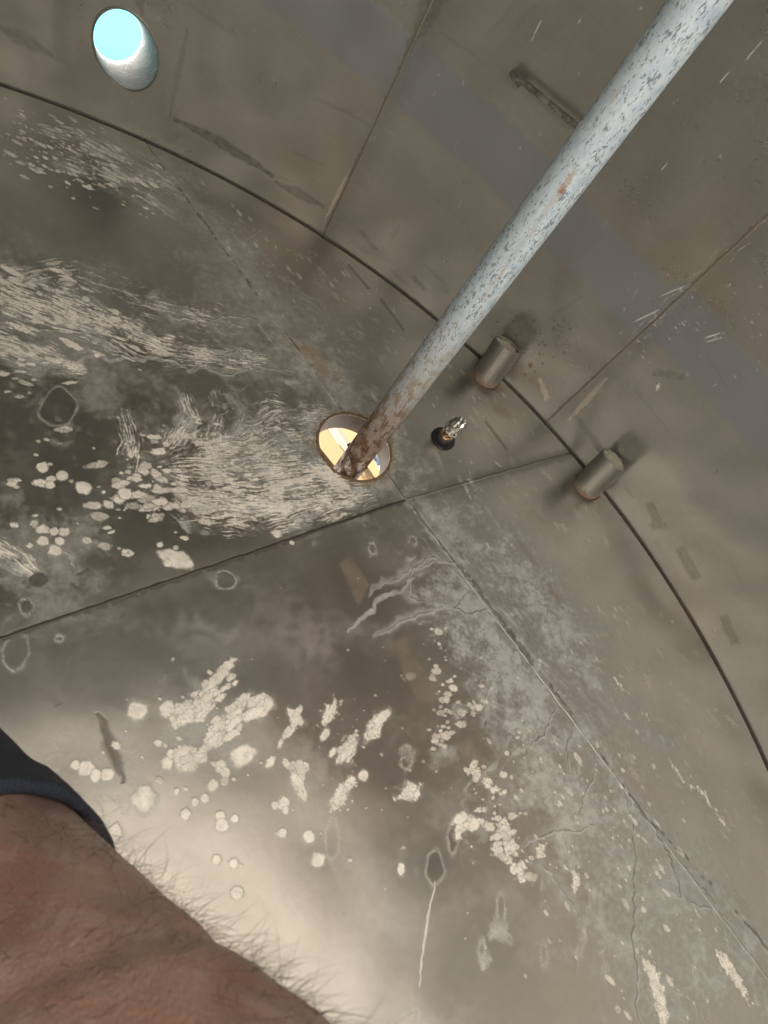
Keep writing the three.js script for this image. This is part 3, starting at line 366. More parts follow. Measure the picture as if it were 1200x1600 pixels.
// the bore narrows from an oval mouth in the wall to its round outer end
const NN = 72, MOUTH = [], OUTER = [];
{
  const end = NOZ.clone().addScaledVector(NAX, NL);
  for (let i = 0; i < NN; i++) { const a = i / NN * TAU, c = Math.cos(a), q = Math.sin(a), t = 65 * RAD, ex = 68 * Math.cos(a - t), ey = 46 * Math.sin(a - t);
    MOUTH.push(onWall(196 + ex * Math.cos(t) - ey * Math.sin(t), 77 + ex * Math.sin(t) + ey * Math.cos(t))); const d = dir(183.5 + 38.5 * c, 55 + 41 * q); OUTER.push(CAM.clone().addScaledVector(d, end.clone().sub(CAM).dot(NAX) / d.dot(NAX))); }
}
const boreAt = (i, s, grow = 0) => { const m = MOUTH[i % NN], o = OUTER[i % NN], p = m.clone().lerp(o, s); if (grow) { const c = NOZ.clone().lerp(NOZ.clone().addScaledVector(NAX, NL), s); p.addScaledVector(p.clone().sub(c).normalize(), grow); } return p; };
function boreSolid() {
  const pos = [], idx = []; for (const s of [-0.12, 0.3]) for (let i = 0; i < NN; i++) pos.push(...boreAt(i, s).toArray()); const c0 = new THREE.Vector3(), c1 = new THREE.Vector3(); for (let i = 0; i < NN; i++) { c0.add(boreAt(i, -0.12)); c1.add(boreAt(i, 0.3)); } pos.push(...c0.divideScalar(NN).toArray(), ...c1.divideScalar(NN).toArray());
  for (let i = 0; i < NN; i++) { const j = (i + 1) % NN; idx.push(i, NN + i, j, j, NN + i, NN + j, 2 * NN, i, j, 2 * NN + 1, NN + j, NN + i); }
  const g = new THREE.BufferGeometry(); g.setAttribute('position', new THREE.Float32BufferAttribute(pos, 3)); g.setIndex(idx);
  const a = boreAt(0, 0).sub(boreAt(0, 0.2)), mid = c1.clone().sub(c0), n = boreAt(NN / 4, 0).sub(boreAt(0, 0)); // keep faces turned outwards
  const v = (k) => new THREE.Vector3(...pos.slice(k * 3, k * 3 + 3)), f = v(NN).sub(v(0)).cross(v(1).sub(v(0))); if (f.dot(v(0).sub(c0)) < 0) for (let k = 0; k < idx.length; k += 3) [idx[k + 1], idx[k + 2]] = [idx[k + 2], idx[k + 1]]; g.setIndex(idx);
  g.computeVertexNormals(); return setUV(g, () => [0, 0]);
}
const turnTo = (o, axis) => o.quaternion.setFromUnitVectors(new THREE.Vector3(0, 1, 0), axis);
{
  const ev = new Evaluator(); ev.useGroups = false;
  const cuts = [-78 * RAD, AZA, AZB, 52 * RAD, 150 * RAD, 216 * RAD, 282 * RAD];
  for (let i = 0; i < 6; i++) {
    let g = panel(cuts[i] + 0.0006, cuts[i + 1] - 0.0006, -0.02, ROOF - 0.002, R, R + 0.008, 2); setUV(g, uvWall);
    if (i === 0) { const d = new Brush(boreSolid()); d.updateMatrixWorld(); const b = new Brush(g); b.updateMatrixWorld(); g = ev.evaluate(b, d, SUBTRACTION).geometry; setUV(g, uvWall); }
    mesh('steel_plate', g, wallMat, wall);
    const az = cuts[i + 1], n = 180, pos = [], idx = [];   // ground-down weld
    for (let k = 0; k <= n; k++) { const y = -0.018 + (ROOF + 0.014) * k / n, w = 0.0032 * (1 + 0.4 * noise(y * 60, i * 3)), h = 0.0012 * (0.7 + 0.6 * noise(y * 90, i)); for (const [t, q] of [[-1, -0.0005], [-0.4, 0.8], [0.4, 0.8], [1, -0.0005]]) pos.push(...polar(az + t * w / R + 0.0004 * noise(y * 25, i + 7), R - (q > 0 ? q * h : q), y).toArray()); }
    for (let k = 0; k < n; k++) for (let q = 0; q < 3; q++) { const p = k * 4 + q; idx.push(p, p + 4, p + 1, p + 1, p + 4, p + 5); }
    const wg = new THREE.BufferGeometry(); wg.setAttribute('position', new THREE.Float32BufferAttribute(pos, 3)); wg.setIndex(idx); wg.computeVertexNormals(); setUV(wg, uvWall);
    mesh('weld_seam', wg, i === 0 || i === 1 ? new THREE.MeshStandardMaterial({ color: new THREE.Color().setRGB(0.3, 0.27, 0.22), roughness: 0.5, metalness: 0.8 }) : wallMat, wall);
  }
}
// roof out of view, added and pierced to shape the daylight in the tank
{
  const sh = new THREE.Shape(); sh.absarc(0, 0, R + 0.02, 0, TAU); const h = new THREE.Path(); h.absarc(0.6, 0.1, 0.9, 0, TAU, true); const ph = new THREE.Path(); ph.absarc(-0.021, 1.298, 0.045, 0, TAU, true); sh.holes.push(h, ph);
  const g = new THREE.ExtrudeGeometry(sh, { depth: 0.008, bevelEnabled: false, curveSegments: 64 }); g.rotateX(-Math.PI / 2); g.translate(0, ROOF, 0);
  const unseen_roof = mesh('unseen_roof', g, new THREE.MeshStandardMaterial({ color: new THREE.Color().setRGB(0.58, 0.565, 0.52), roughness: 0.6, metalness: 0.3 })); unseen_roof.userData = { kind: 'structure', label: 'steel tank roof out of view, added with a round opening that shapes the light', category: 'unseen_roof' };
}

// ---------------------------------------------------------------- galvanised pipe through the hole
const PIPE = new THREE.Vector3(-0.021, 0, -1.298), PR = 0.0272;
{
  const v0 = GROUND, v1 = 1.15, s = new Sheet(512, 2048, 0, TAU * PR, v0, v1), r = rng(23), C = TAU * PR;
  const facing = Math.atan2(CAM.x - PIPE.x, CAM.z - PIPE.z);   // the side turned to the viewer
  const U = (a) => ((((a + facing) / TAU) % 1 + 1) % 1) * C;
  for (let i = 0; i < 24; i++) { const t = i / 23; s.blob(U(0.12 + 0.16 * t + 0.06 * noise(t * 6, 1)), lerp(0.72, 0.5, t), lerp(0.0035, 0.0022, t), { layer: 'brown', k: i < 3 ? 0.8 : 0.5, long: 2.6, turn: Math.PI / 2, seed: i, rough: 0.7 }); }
  for (let i = 0; i < 70; i++) s.blob(r() * C, lerp(-0.1, 1.1, r()), 0.001 + r() * 0.003, { layer: 'brown', k: 0.5 * r(), long: 1 + r() * 3, turn: 1.57, seed: i });
  const tex = s.bake((u, v, o, out) => {
    const a = u / C * TAU, X = Math.cos(a) * 0.03 * 1, Y = Math.sin(a) * 0.03;   // noise on a cylinder, seamless
    const big = fbm(X * 30 + v * 2.4, Y * 30 - v * 1.3, 4), wu = u / C + 0.006 * noise(u / C * 20, v * 50, 20), wv = v + 0.004 * noise(u / C * 26 + 3, v * 70, 26), fleck = 0.5 * noise(wu * 26, wv * 44, 26) + 0.6 * noise(wu * 60 + 4, wv * 110, 60) + 0.55 * noise(wu * 128, wv * 230 + 7, 128) + 0.3 * noise(wu * 250, wv * 420, 250), tone = 0.55 * noise(u / C * 12, v * 34, 12) + 0.3 * noise(u / C * 26, v * 80 + 5, 26) + 0.25 * noise(u / C * 60, v * 190 + 2, 60), streak = noise(u / C * 40, v * 9, 40);
    let low = 1 - ss(0.03, 0.3, v + 0.1 * big + 0.05 * tone), mid = 1 - ss(0.14, 0.56, v + 0.14 * big + 0.08 * streak);
    const spots = ss(0.34, 0.46, fleck + 0.35 * big + 0.25 * tone + 0.1 * ss(0.75, 0.35, v)), B = clamp(s.brown[o] * (0.7 + tone));
    let R_ = 0.64 + 0.26 * tone, G = 0.76 + 0.24 * tone, Bc = 0.86 + 0.2 * tone; const mixTo = (cr, cg, cb, q) => { R_ += (cr - R_) * q; G += (cg - G) * q; Bc += (cb - Bc) * q; };
    mixTo(0.42, 0.53, 0.62, ss(0.02, 0.3, tone + 0.5 * fleck - 0.2 * big) * 0.5); mixTo(0.13, 0.19, 0.25, spots * 0.85); mixTo(0.33, 0.265, 0.19, mid * (0.5 + 0.5 * ss(-0.1, 0.3, tone + 0.5 * streak)));
    mixTo(0.2, 0.11, 0.065, low * (0.75 + 0.25 * ss(-0.2, 0.2, tone))); mixTo(0.06, 0.03, 0.02, low * ss(0.02, 0.25, tone + 0.4 * fleck) * 0.8); mixTo(0.7, 0.68, 0.62, low * ss(0.24, 0.34, fleck * 0.6 - tone) * ss(0.06, -0.02, v)); mixTo(0.33, 0.15, 0.05, B * 0.9);
    out[0] = R_; out[1] = G; out[2] = Bc; out[3] = clamp(0.55 + 0.12 * tone + 0.2 * low); out[4] = clamp(0.2 - 0.2 * low - 0.3 * B - 0.15 * spots); out[5] = 0.5 + 0.12 * tone + 0.06 * fleck - 0.1 * spots + 0.12 * low * fleck;
  });
  tex.map.wrapS = tex.orm.wrapS = THREE.RepeatWrapping;
  const g = new THREE.CylinderGeometry(PR, PR, v1 + 0.5 - v0, 64, 1, true); g.translate(0, (v1 + 0.5 + v0) / 2, 0);
  setUV(g, (x, y) => [0, (y - v0) / (v1 - v0)]); { const uv = g.attributes.uv; for (let i = 0; i < uv.count; i++) uv.setX(i, (i % 65) / 64); }
  const pipe = mesh('steel_pipe', g, sheetMaterial(tex, 0.0016)); pipe.position.set(PIPE.x, 0, PIPE.z);
  pipe.userData = { label: 'long galvanised pipe, rusty at its foot, standing in the floor hole', category: 'pipe' };
}

// ---------------------------------------------------------------- neck below the hole, planks and sheet under the tank
const rough = (r, g, b, ro, me = 0) => new THREE.MeshStandardMaterial({ color: new THREE.Color().setRGB(r, g, b), roughness: ro, metalness: me });
{
  const t = thing('outlet_neck', 'short steel neck under the round floor hole with a crusty yellow rim', 'pipe neck');
  t.position.set(HOLE[0], 0, HOLE[1]);
  const ng = new THREE.LatheGeometry([[HOLE_R + 0.005, -0.0075], [HOLE_R + 0.0005, -0.0075], [HOLE_R + 0.0005, -0.055], [HOLE_R + 0.005, -0.055], [HOLE_R + 0.005, -0.0075]].map((p) => new THREE.Vector2(...p)), 72);
  mesh('neck', ng, rough(0.2, 0.18, 0.165, 0.6, 0.4), t);
  const pos = [], idx = [], n = 120, prof = [[0.0004, -0.004], [-0.0006, 0.0008], [0.001, 0.0016], [0.0035, 0.001], [0.0055, -0.0006]];
  for (let i = 0; i <= n; i++) { const a = i / n * TAU, j = 1 + 0.5 * noise(Math.cos(a) * 9, Math.sin(a) * 9) + 0.5 * noise(Math.cos(a) * 24, Math.sin(a) * 24); for (const [q, y] of prof) pos.push(Math.cos(a) * (HOLE_R + q * j), y > 0 ? y * j : y, Math.sin(a) * (HOLE_R + q * j)); }
  for (let i = 0; i < n; i++) for (let k = 0; k < 4; k++) { const p = i * 5 + k; idx.push(p, p + 1, p + 5, p + 1, p + 6, p + 5); }
  const rg = new THREE.BufferGeometry(); rg.setAttribute('position', new THREE.Float32BufferAttribute(pos, 3)); rg.setIndex(idx); rg.computeVertexNormals();
  mesh('crusted_rim', rg, rough(0.17, 0.125, 0.07, 0.9), t);
}
function woodMaterial(seed, base) {
  const s = new Sheet(256, 512, 0, 0.2, 0, 0.8), tex = s.bake((u, v, o, out) => { const n = noise(u * 8 + seed, v * 1.2), g = noise((u + 0.03 * n) * 130 + seed, v * 3) * 0.5 + noise(u * 420, v * 9 + seed) * 0.3, k = 1 + 0.16 * g + 0.1 * n; out[0] = base[0] * k; out[1] = base[1] * k * (1 - 0.03 * g); out[2] = base[2] * k * (1 - 0.06 * g); out[3] = 0.75; out[4] = 0; out[5] = 0.5 + 0.2 * g; });
  return sheetMaterial(tex, 0.001);
}
{
  // what shows through the hole: seen along the line of sight past the floor's rim
  const c = onFloor(552, 712, GROUND);
  const plank = (label, p0, p1, w, mat, y) => { // one plank lying on the ground between two points
    const L = p0.distanceTo(p1), g = new THREE.BoxGeometry(w, 0.045, L, 1, 1, 1); setUV(g, (x, yy, z) => [(x + w / 2 + (yy > 0 ? 0 : 0.1)) / 0.2, (z + L / 2) / 0.8]);
    const m = mesh('timber_plank', g, mat); m.position.copy(p0).add(p1).multiplyScalar(0.5); m.position.y = y; m.rotation.y = Math.atan2(p1.x - p0.x, p1.z - p0.z); m.userData = { label, category: 'plank' }; return m;
  };
  const ext = (a, b, k) => { const d = b.clone().sub(a); return [a.clone().addScaledVector(d, -k), b.clone().addScaledVector(d, k)]; };
  const y1 = GROUND + 0.05;
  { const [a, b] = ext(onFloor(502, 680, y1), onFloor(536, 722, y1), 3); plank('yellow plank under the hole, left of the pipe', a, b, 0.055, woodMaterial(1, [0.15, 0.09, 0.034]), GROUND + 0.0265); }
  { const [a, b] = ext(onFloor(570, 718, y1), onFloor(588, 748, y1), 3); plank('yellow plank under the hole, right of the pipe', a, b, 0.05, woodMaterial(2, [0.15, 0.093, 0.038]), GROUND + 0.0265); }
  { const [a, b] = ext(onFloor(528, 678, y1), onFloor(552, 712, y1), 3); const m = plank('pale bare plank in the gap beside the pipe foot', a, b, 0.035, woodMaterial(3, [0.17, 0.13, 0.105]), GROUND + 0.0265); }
  // crumpled blue-white plastic sheeting
  const o = onFloor(606, 720, GROUND), g = new THREE.PlaneGeometry(0.5, 0.6, 100, 110); g.rotateX(-Math.PI / 2); const p = g.attributes.position;
  for (let i = 0; i < p.count; i++) { const x = p.getX(i), z = p.getZ(i); p.setY(i, 0.02 + 0.016 * ridge(x * 22 + 3, z * 22, 3) + 0.01 * fbm(x * 60, z * 60, 2)); } g.computeVertexNormals();
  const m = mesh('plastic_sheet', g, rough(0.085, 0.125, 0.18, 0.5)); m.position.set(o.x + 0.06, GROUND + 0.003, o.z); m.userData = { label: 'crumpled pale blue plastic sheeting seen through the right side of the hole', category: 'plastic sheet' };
}
{
  const g = new THREE.PlaneGeometry(80, 80, 1, 1); g.rotateX(-Math.PI / 2);
  const s = new Sheet(512, 512, 0, 4, 0, 4), tex = s.bake((x, y, o, out) => { const n = fbm(x * 3, y * 3, 5), f = noise(x * 60, y * 60), k = 0.46 + 0.08 * n + 0.04 * f; out[0] = k; out[1] = k * 0.98; out[2] = k * 0.94; out[3] = 0.9; out[4] = 0; out[5] = 0.5 + 0.2 * f; });
  setUV(g, (x, y, z) => [x / 4, z / 4]);
  const gr = mesh('ground', g, sheetMaterial(tex, 0.004)); gr.position.y = GROUND; gr.userData = { kind: 'structure', label: 'pale concrete ground outside the tank', category: 'ground' };
}
{
  const end = NOZ.clone().addScaledVector(NAX, NL), d = end.clone().sub(CAM).normalize(), c = CAM.clone().addScaledVector(d, (GROUND - CAM.y) / d.y);
  const g = new THREE.PlaneGeometry(0.5, 0.5, 30, 30); g.rotateX(-Math.PI / 2); const p = g.attributes.position; for (let i = 0; i < p.count; i++) p.setY(i, 0.006 + 0.012 * (0.5 + noise(p.getX(i) * 4, p.getZ(i) * 4))); g.computeVertexNormals();
  const m = mesh('tarpaulin', g, Object.assign(new THREE.MeshPhysicalMaterial({ color: new THREE.Color().setRGB(0.05, 0.27, 0.3), roughness: 1, specularIntensity: 0.1 }))); m.position.set(c.x, GROUND, c.z); m.rotation.y = 0.6; m.userData = { label: 'bright cyan sheet outside, seen through the wall nozzle', category: 'tarpaulin' };
}

// ---------------------------------------------------------------- wall nozzle
{
  const t = thing('wall_nozzle', 'open sloping nozzle low in the wall with a bright scaly bore', 'nozzle'); t.position.copy(NOZ);
  const n = NN, m = 30, pos = [], idx = [], uv = [];
  for (let side = 0; side < 2; side++) { const b = pos.length / 3;
    for (let j = 0; j <= m; j++) for (let i = 0; i <= n; i++) { const s0 = side ? 0.06 : 0.002, s = lerp(s0, 1, j / m), k = i % n, rg = side ? -0.004 : 0.0012 * ridge(k * 0.35, s * 26, 2) * ss(0.1, 0.3, s); pos.push(...boreAt(k, s, -rg - (side ? 0 : 0.0003)).sub(NOZ).toArray()); uv.push(i / n, s); }
    for (let j = 0; j < m; j++) for (let i = 0; i < n; i++) { const p = b + j * (n + 1) + i, r2 = p + n + 1; idx.push(p, p + 1, r2, p + 1, r2 + 1, r2); } }
  const o0 = m * (n + 1), o1 = (m + 1) * (n + 1) + m * (n + 1); for (let i = 0; i < n; i++) idx.push(o0 + i, o0 + i + 1, o1 + i, o0 + i + 1, o1 + i + 1, o1 + i);
  const g = new THREE.BufferGeometry(); g.setAttribute('position', new THREE.Float32BufferAttribute(pos, 3)); g.setAttribute('uv', new THREE.Float32BufferAttribute(uv, 2)); g.setIndex(idx); g.computeVertexNormals();
  const s = new Sheet(512, 512, 0, 1, 0, 1), tex = s.bake((u, v, o, out) => { const a = u * TAU, X = Math.cos(a), Y = Math.sin(a), n1 = fbm(X * 3 + v * 4, Y * 3 - v * 5, 5), n2 = noise(X * 16 + v * 14, Y * 16 - v * 26), w = ss(0.05, 0.25, n1 + 0.4 * n2); out[0] = lerp(0.34, 0.56, w); out[1] = lerp(0.38, 0.575, w); out[2] = lerp(0.43, 0.585, w); out[3] = 0.6; out[4] = 0; out[5] = 0.4 + 0.3 * w; });
  tex.map.wrapS = tex.orm.wrapS = THREE.RepeatWrapping;
  mesh('bore', g, sheetMaterial(tex, 0.0025), t);
  // weld round the mouth, on the wall
  const wp2 = [], wi = []; for (let i = 0; i <= n; i++) for (const [dr, ds] of [[-0.0004, 0.002], [0.0006, -0.0018], [0.003, -0.0012], [0.0045, 0.001]]) { const p = boreAt(i % n, 0, dr), az = Math.atan2(p.x, -p.z); wp2.push(...polar(az, R + ds, p.y).sub(NOZ).toArray()); }
  for (let i = 0; i < n; i++) for (let k = 0; k < 3; k++) { const p = i * 4 + k; wi.push(p, p + 1, p + 4, p + 1, p + 5, p + 4); }
  const wg = new THREE.BufferGeometry(); wg.setAttribute('position', new THREE.Float32BufferAttribute(wp2, 3)); wg.setIndex(wi); wg.computeVertexNormals(); mesh('weld_ring', wg, rough(0.3, 0.28, 0.25, 0.5, 0.8), t);
}

// ---------------------------------------------------------------- pipe stubs by the wall
function stubTexture(seed) {
  const s = new Sheet(256, 256, 0, 0.22, 0, 0.12), tex = s.bake((u, v, o, out) => { const a = u / 0.22 * TAU, X = Math.cos(a), Y = Math.sin(a), n = fbm(X * 2 + seed, Y * 2 + v * 30, 4), f = noise(X * 40 + seed, Y * 40 + v * 240), st = noise(X * 30, Y * 30 + v * 12 + seed), rust = 1 - ss(0.002, 0.022, v + 0.012 * n + 0.006 * f);
    let r = 0.45 + 0.1 * n + 0.06 * f + 0.07 * st, g = r * 0.98, b = r * 0.9; r = lerp(r, 0.22, rust * 0.8); g = lerp(g, 0.11, rust * 0.8); b = lerp(b, 0.05, rust * 0.8); out[0] = r; out[1] = g; out[2] = b; out[3] = 0.36 + 0.1 * n + 0.35 * rust; out[4] = 0.8 - 0.75 * rust; out[5] = 0.5 + 0.2 * f + 0.1 * n; });
  tex.map.wrapS = tex.orm.wrapS = THREE.RepeatWrapping; return sheetMaterial(tex, 0.0008);
}
const stubGroup = 'pipe stubs standing along the foot of the wall';
function stub(label, px, py, plugged, seed) {
  const b = onFloor(px, py), az = Math.atan2(b.x, -b.z), c = polar(az, R - 0.0365, 0), H = 0.112, ro = 0.0335, ri = 0.0285;
  const t = thing('pipe_stub', label, 'pipe stub', { group: stubGroup }); t.position.copy(c); t.rotation.z = 0.095;
  const prof = [[ro, 0.0005], [ro, H - 0.001], [ro - 0.001, H], [ri + 0.0008, H], [ri, H - 0.001], [ri, 0.001]].map((p) => new THREE.Vector2(...p));
  const g = new THREE.LatheGeometry(prof, 48), uv = g.attributes.uv, p = g.attributes.position; for (let i = 0; i < p.count; i++) { uv.setY(i, p.getY(i) / 0.12); }
  if (plugged) for (let i = 0; i < p.count; i++) if (p.getY(i) > H - 0.002) p.setY(i, p.getY(i) + 0.0018 * noise(p.getX(i) * 140, p.getZ(i) * 140));
  const cutY = (x, z) => 0.4 * (-x * Math.sin(az) + z * Math.cos(az)); for (let i = 0; i < p.count; i++) if (p.getY(i) > H * 0.8) p.setY(i, p.getY(i) + cutY(p.getX(i), p.getZ(i)));
  g.computeVertexNormals();
  mesh('tube', g, stubTexture(seed), t);
  { // crumbly grey fill
    const n = 40, pos = [0, H - (plugged ? 0.003 : 0.008), 0], idx = []; for (let j = 1; j <= 8; j++) for (let i = 0; i < n; i++) { const a = i / n * TAU, q = (ri + 0.0002) * j / 8, x = Math.cos(a) * q, z = Math.sin(a) * q; pos.push(x, H - (plugged ? 0.004 : 0.009) + 0.0045 * ridge(x * 70 + 3, z * 70, 3) + 0.002 * noise(x * 260, z * 260) + cutY(x, z), z); }
    for (let i = 0; i < n; i++) { idx.push(0, 1 + (i + 1) % n, 1 + i); for (let j = 0; j < 7; j++) { const a = 1 + j * n + i, b2 = 1 + j * n + (i + 1) % n; idx.push(a, b2, a + n, b2, b2 + n, a + n); } }
    const fg = new THREE.BufferGeometry(); fg.setAttribute('position', new THREE.Float32BufferAttribute(pos, 3)); fg.setIndex(idx); fg.computeVertexNormals(); mesh('crumbly_fill', fg, rough(0.42, 0.4, 0.34, 0.9), t);
  }
  const wgeo = new THREE.TorusGeometry(ro + 0.0005, 0.0022, 8, 60); wgeo.rotateX(Math.PI / 2); const q = wgeo.attributes.position; for (let i = 0; i < q.count; i++) { const x = q.getX(i), z = q.getZ(i), k = 1 + 0.05 * noise(x * 120 + seed, z * 120); q.setXYZ(i, x * k, q.getY(i) * (1 + 0.3 * noise(x * 200, z * 200)), z * k); } wgeo.computeVertexNormals();
  mesh('rusty_weld', wgeo, rough(0.13, 0.09, 0.06, 0.8, 0.3), t);
  return t;
}
stub('pale grey pipe stub with a thin raised rim, nearer the long pipe', 762, 587, false, 1);
stub('darker pipe stub with crumbly rough top beside the floor seam', 922, 757, true, 2);

// ---------------------------------------------------------------- foil-wrapped spray head
{
  const b = onFloor(692, 686), t = thing('spray_head', 'small foil wrapped fitting on a black rubber disc near the hole', 'spray head'); t.position.copy(b);
  t.rotation.set(0, 0.6, 0);
  const L = (pts, n = 48) => new THREE.LatheGeometry(pts.map((p) => new THREE.Vector2(...p)), n);
  mesh('rubber_disc', L([[0.0001, 0.0005], [0.0265, 0.0005], [0.0275, 0.0018], [0.027, 0.0036], [0.0255, 0.0042], [0.019, 0.0044], [0.0001, 0.0046]]), rough(0.012, 0.012, 0.014, 0.5), t);
  mesh('collar', L([[0.0175, 0.004], [0.0175, 0.014], [0.0165, 0.0152], [0.0001, 0.0152]]), rough(0.07, 0.075, 0.08, 0.45, 0.4), t);
  mesh('brass_ring', L([[0.0135, 0.0146], [0.0148, 0.0156], [0.0148, 0.02], [0.0138, 0.0212], [0.0001, 0.0212]]), rough(0.75, 0.55, 0.32, 0.25, 1), t);
  mesh('neck', L([[0.009, 0.02], [0.009, 0.03], [0.0001, 0.03]]), rough(0.3, 0.22, 0.16, 0.4, 0.8), t);
  const g = new THREE.IcosahedronGeometry(1, 4), p = g.attributes.position; 
  for (let i = 0; i < p.count; i++) { const x = p.getX(i), y = p.getY(i), z = p.getZ(i), k = 1 + 0.2 * (ridge(x * 1.3 + z * 0.7 + 4, y * 1.4 + z * 1.1, 1) - 0.3) + 0.09 * noise(x * 4 + z * 3, y * 4 - z * 3), flare = y < -0.2 ? 1.12 : 1; p.setXYZ(i, x * 0.018 * k * flare, 0.051 + y * 0.03 * k, z * 0.018 * k * flare); }
  g.computeVertexNormals();   // flat facets, creased foil
  const f = mesh('crumpled_foil', g, rough(0.8, 0.79, 0.75, 0.16, 1), t); f.rotation.z = -0.08;
  mesh('dark_hole', new THREE.SphereGeometry(0.0035, 12, 8).translate(0.004, 0.044, 0.0155), rough(0.01, 0.01, 0.01, 0.7), t);
}

// ---------------------------------------------------------------- bracket on the wall
{
  const t = thing('wall_bracket', 'rough dark flat bar bracket fixed to the wall behind the pipe', 'bracket');
  const y = onWall(812, 112).y, a0 = Math.atan2(onWall(806, 104).x, -onWall(806, 104).z), a1 = a0 + 5.6 * RAD;
  const c = polar((a0 + a1) / 2, R, y); t.position.copy(c); t.rotation.y = -(a0 + a1) / 2;
  const L = R * (a1 - a0), g = new THREE.BoxGeometry(L, 0.008, 0.009, 60, 2, 4); const p = g.attributes.position; for (let i = 0; i < p.count; i++) { const x = p.getX(i), z = p.getZ(i), s = (R - Math.sqrt(R * R - x * x)); p.setXYZ(i, x, p.getY(i) + 0.0008 * noise(x * 90, z * 90), z + s + 0.021 + 0.0005 * noise(x * 120, p.getY(i) * 400)); } g.computeVertexNormals();
  const s = new Sheet(512, 64, 0, 0.3, 0, 0.04), tex = s.bake((u, v, o, out) => { const n = fbm(u * 60, v * 60, 4), f = noise(u * 420, v * 420), w = ss(0.15, 0.35, n + 0.6 * f); const k = 0.13 + 0.05 * n + 0.13 * w; out[0] = k; out[1] = k * 0.97; out[2] = k * 0.88; out[3] = 0.75; out[4] = 0.3 * (1 - w); out[5] = 0.4 + 0.3 * n + 0.2 * f; }); const bm = sheetMaterial(tex, 0.003);
  setUV(g, (x, yy, z) => [(x + 0.15) / 0.3, (z + yy) / 0.04]); mesh('flat_bar', g, bm, t);
  const tri = new THREE.Shape(); tri.moveTo(0, 0); tri.lineTo(0.026, 0); tri.lineTo(0.023, -0.009); tri.lineTo(0.003, -0.004); tri.closePath();
  const tg = new THREE.ExtrudeGeometry(tri, { depth: 0.019, bevelEnabled: true, bevelSize: 0.0006, bevelThickness: 0.0006, bevelSegments: 1 }); tg.translate(-L / 2 + 0.002, -0.0048, 0.0025); setUV(tg, (x, yy) => [(x + 0.15) / 0.3, (yy + 0.03) / 0.04]); mesh('gusset', tg, bm, t);
}

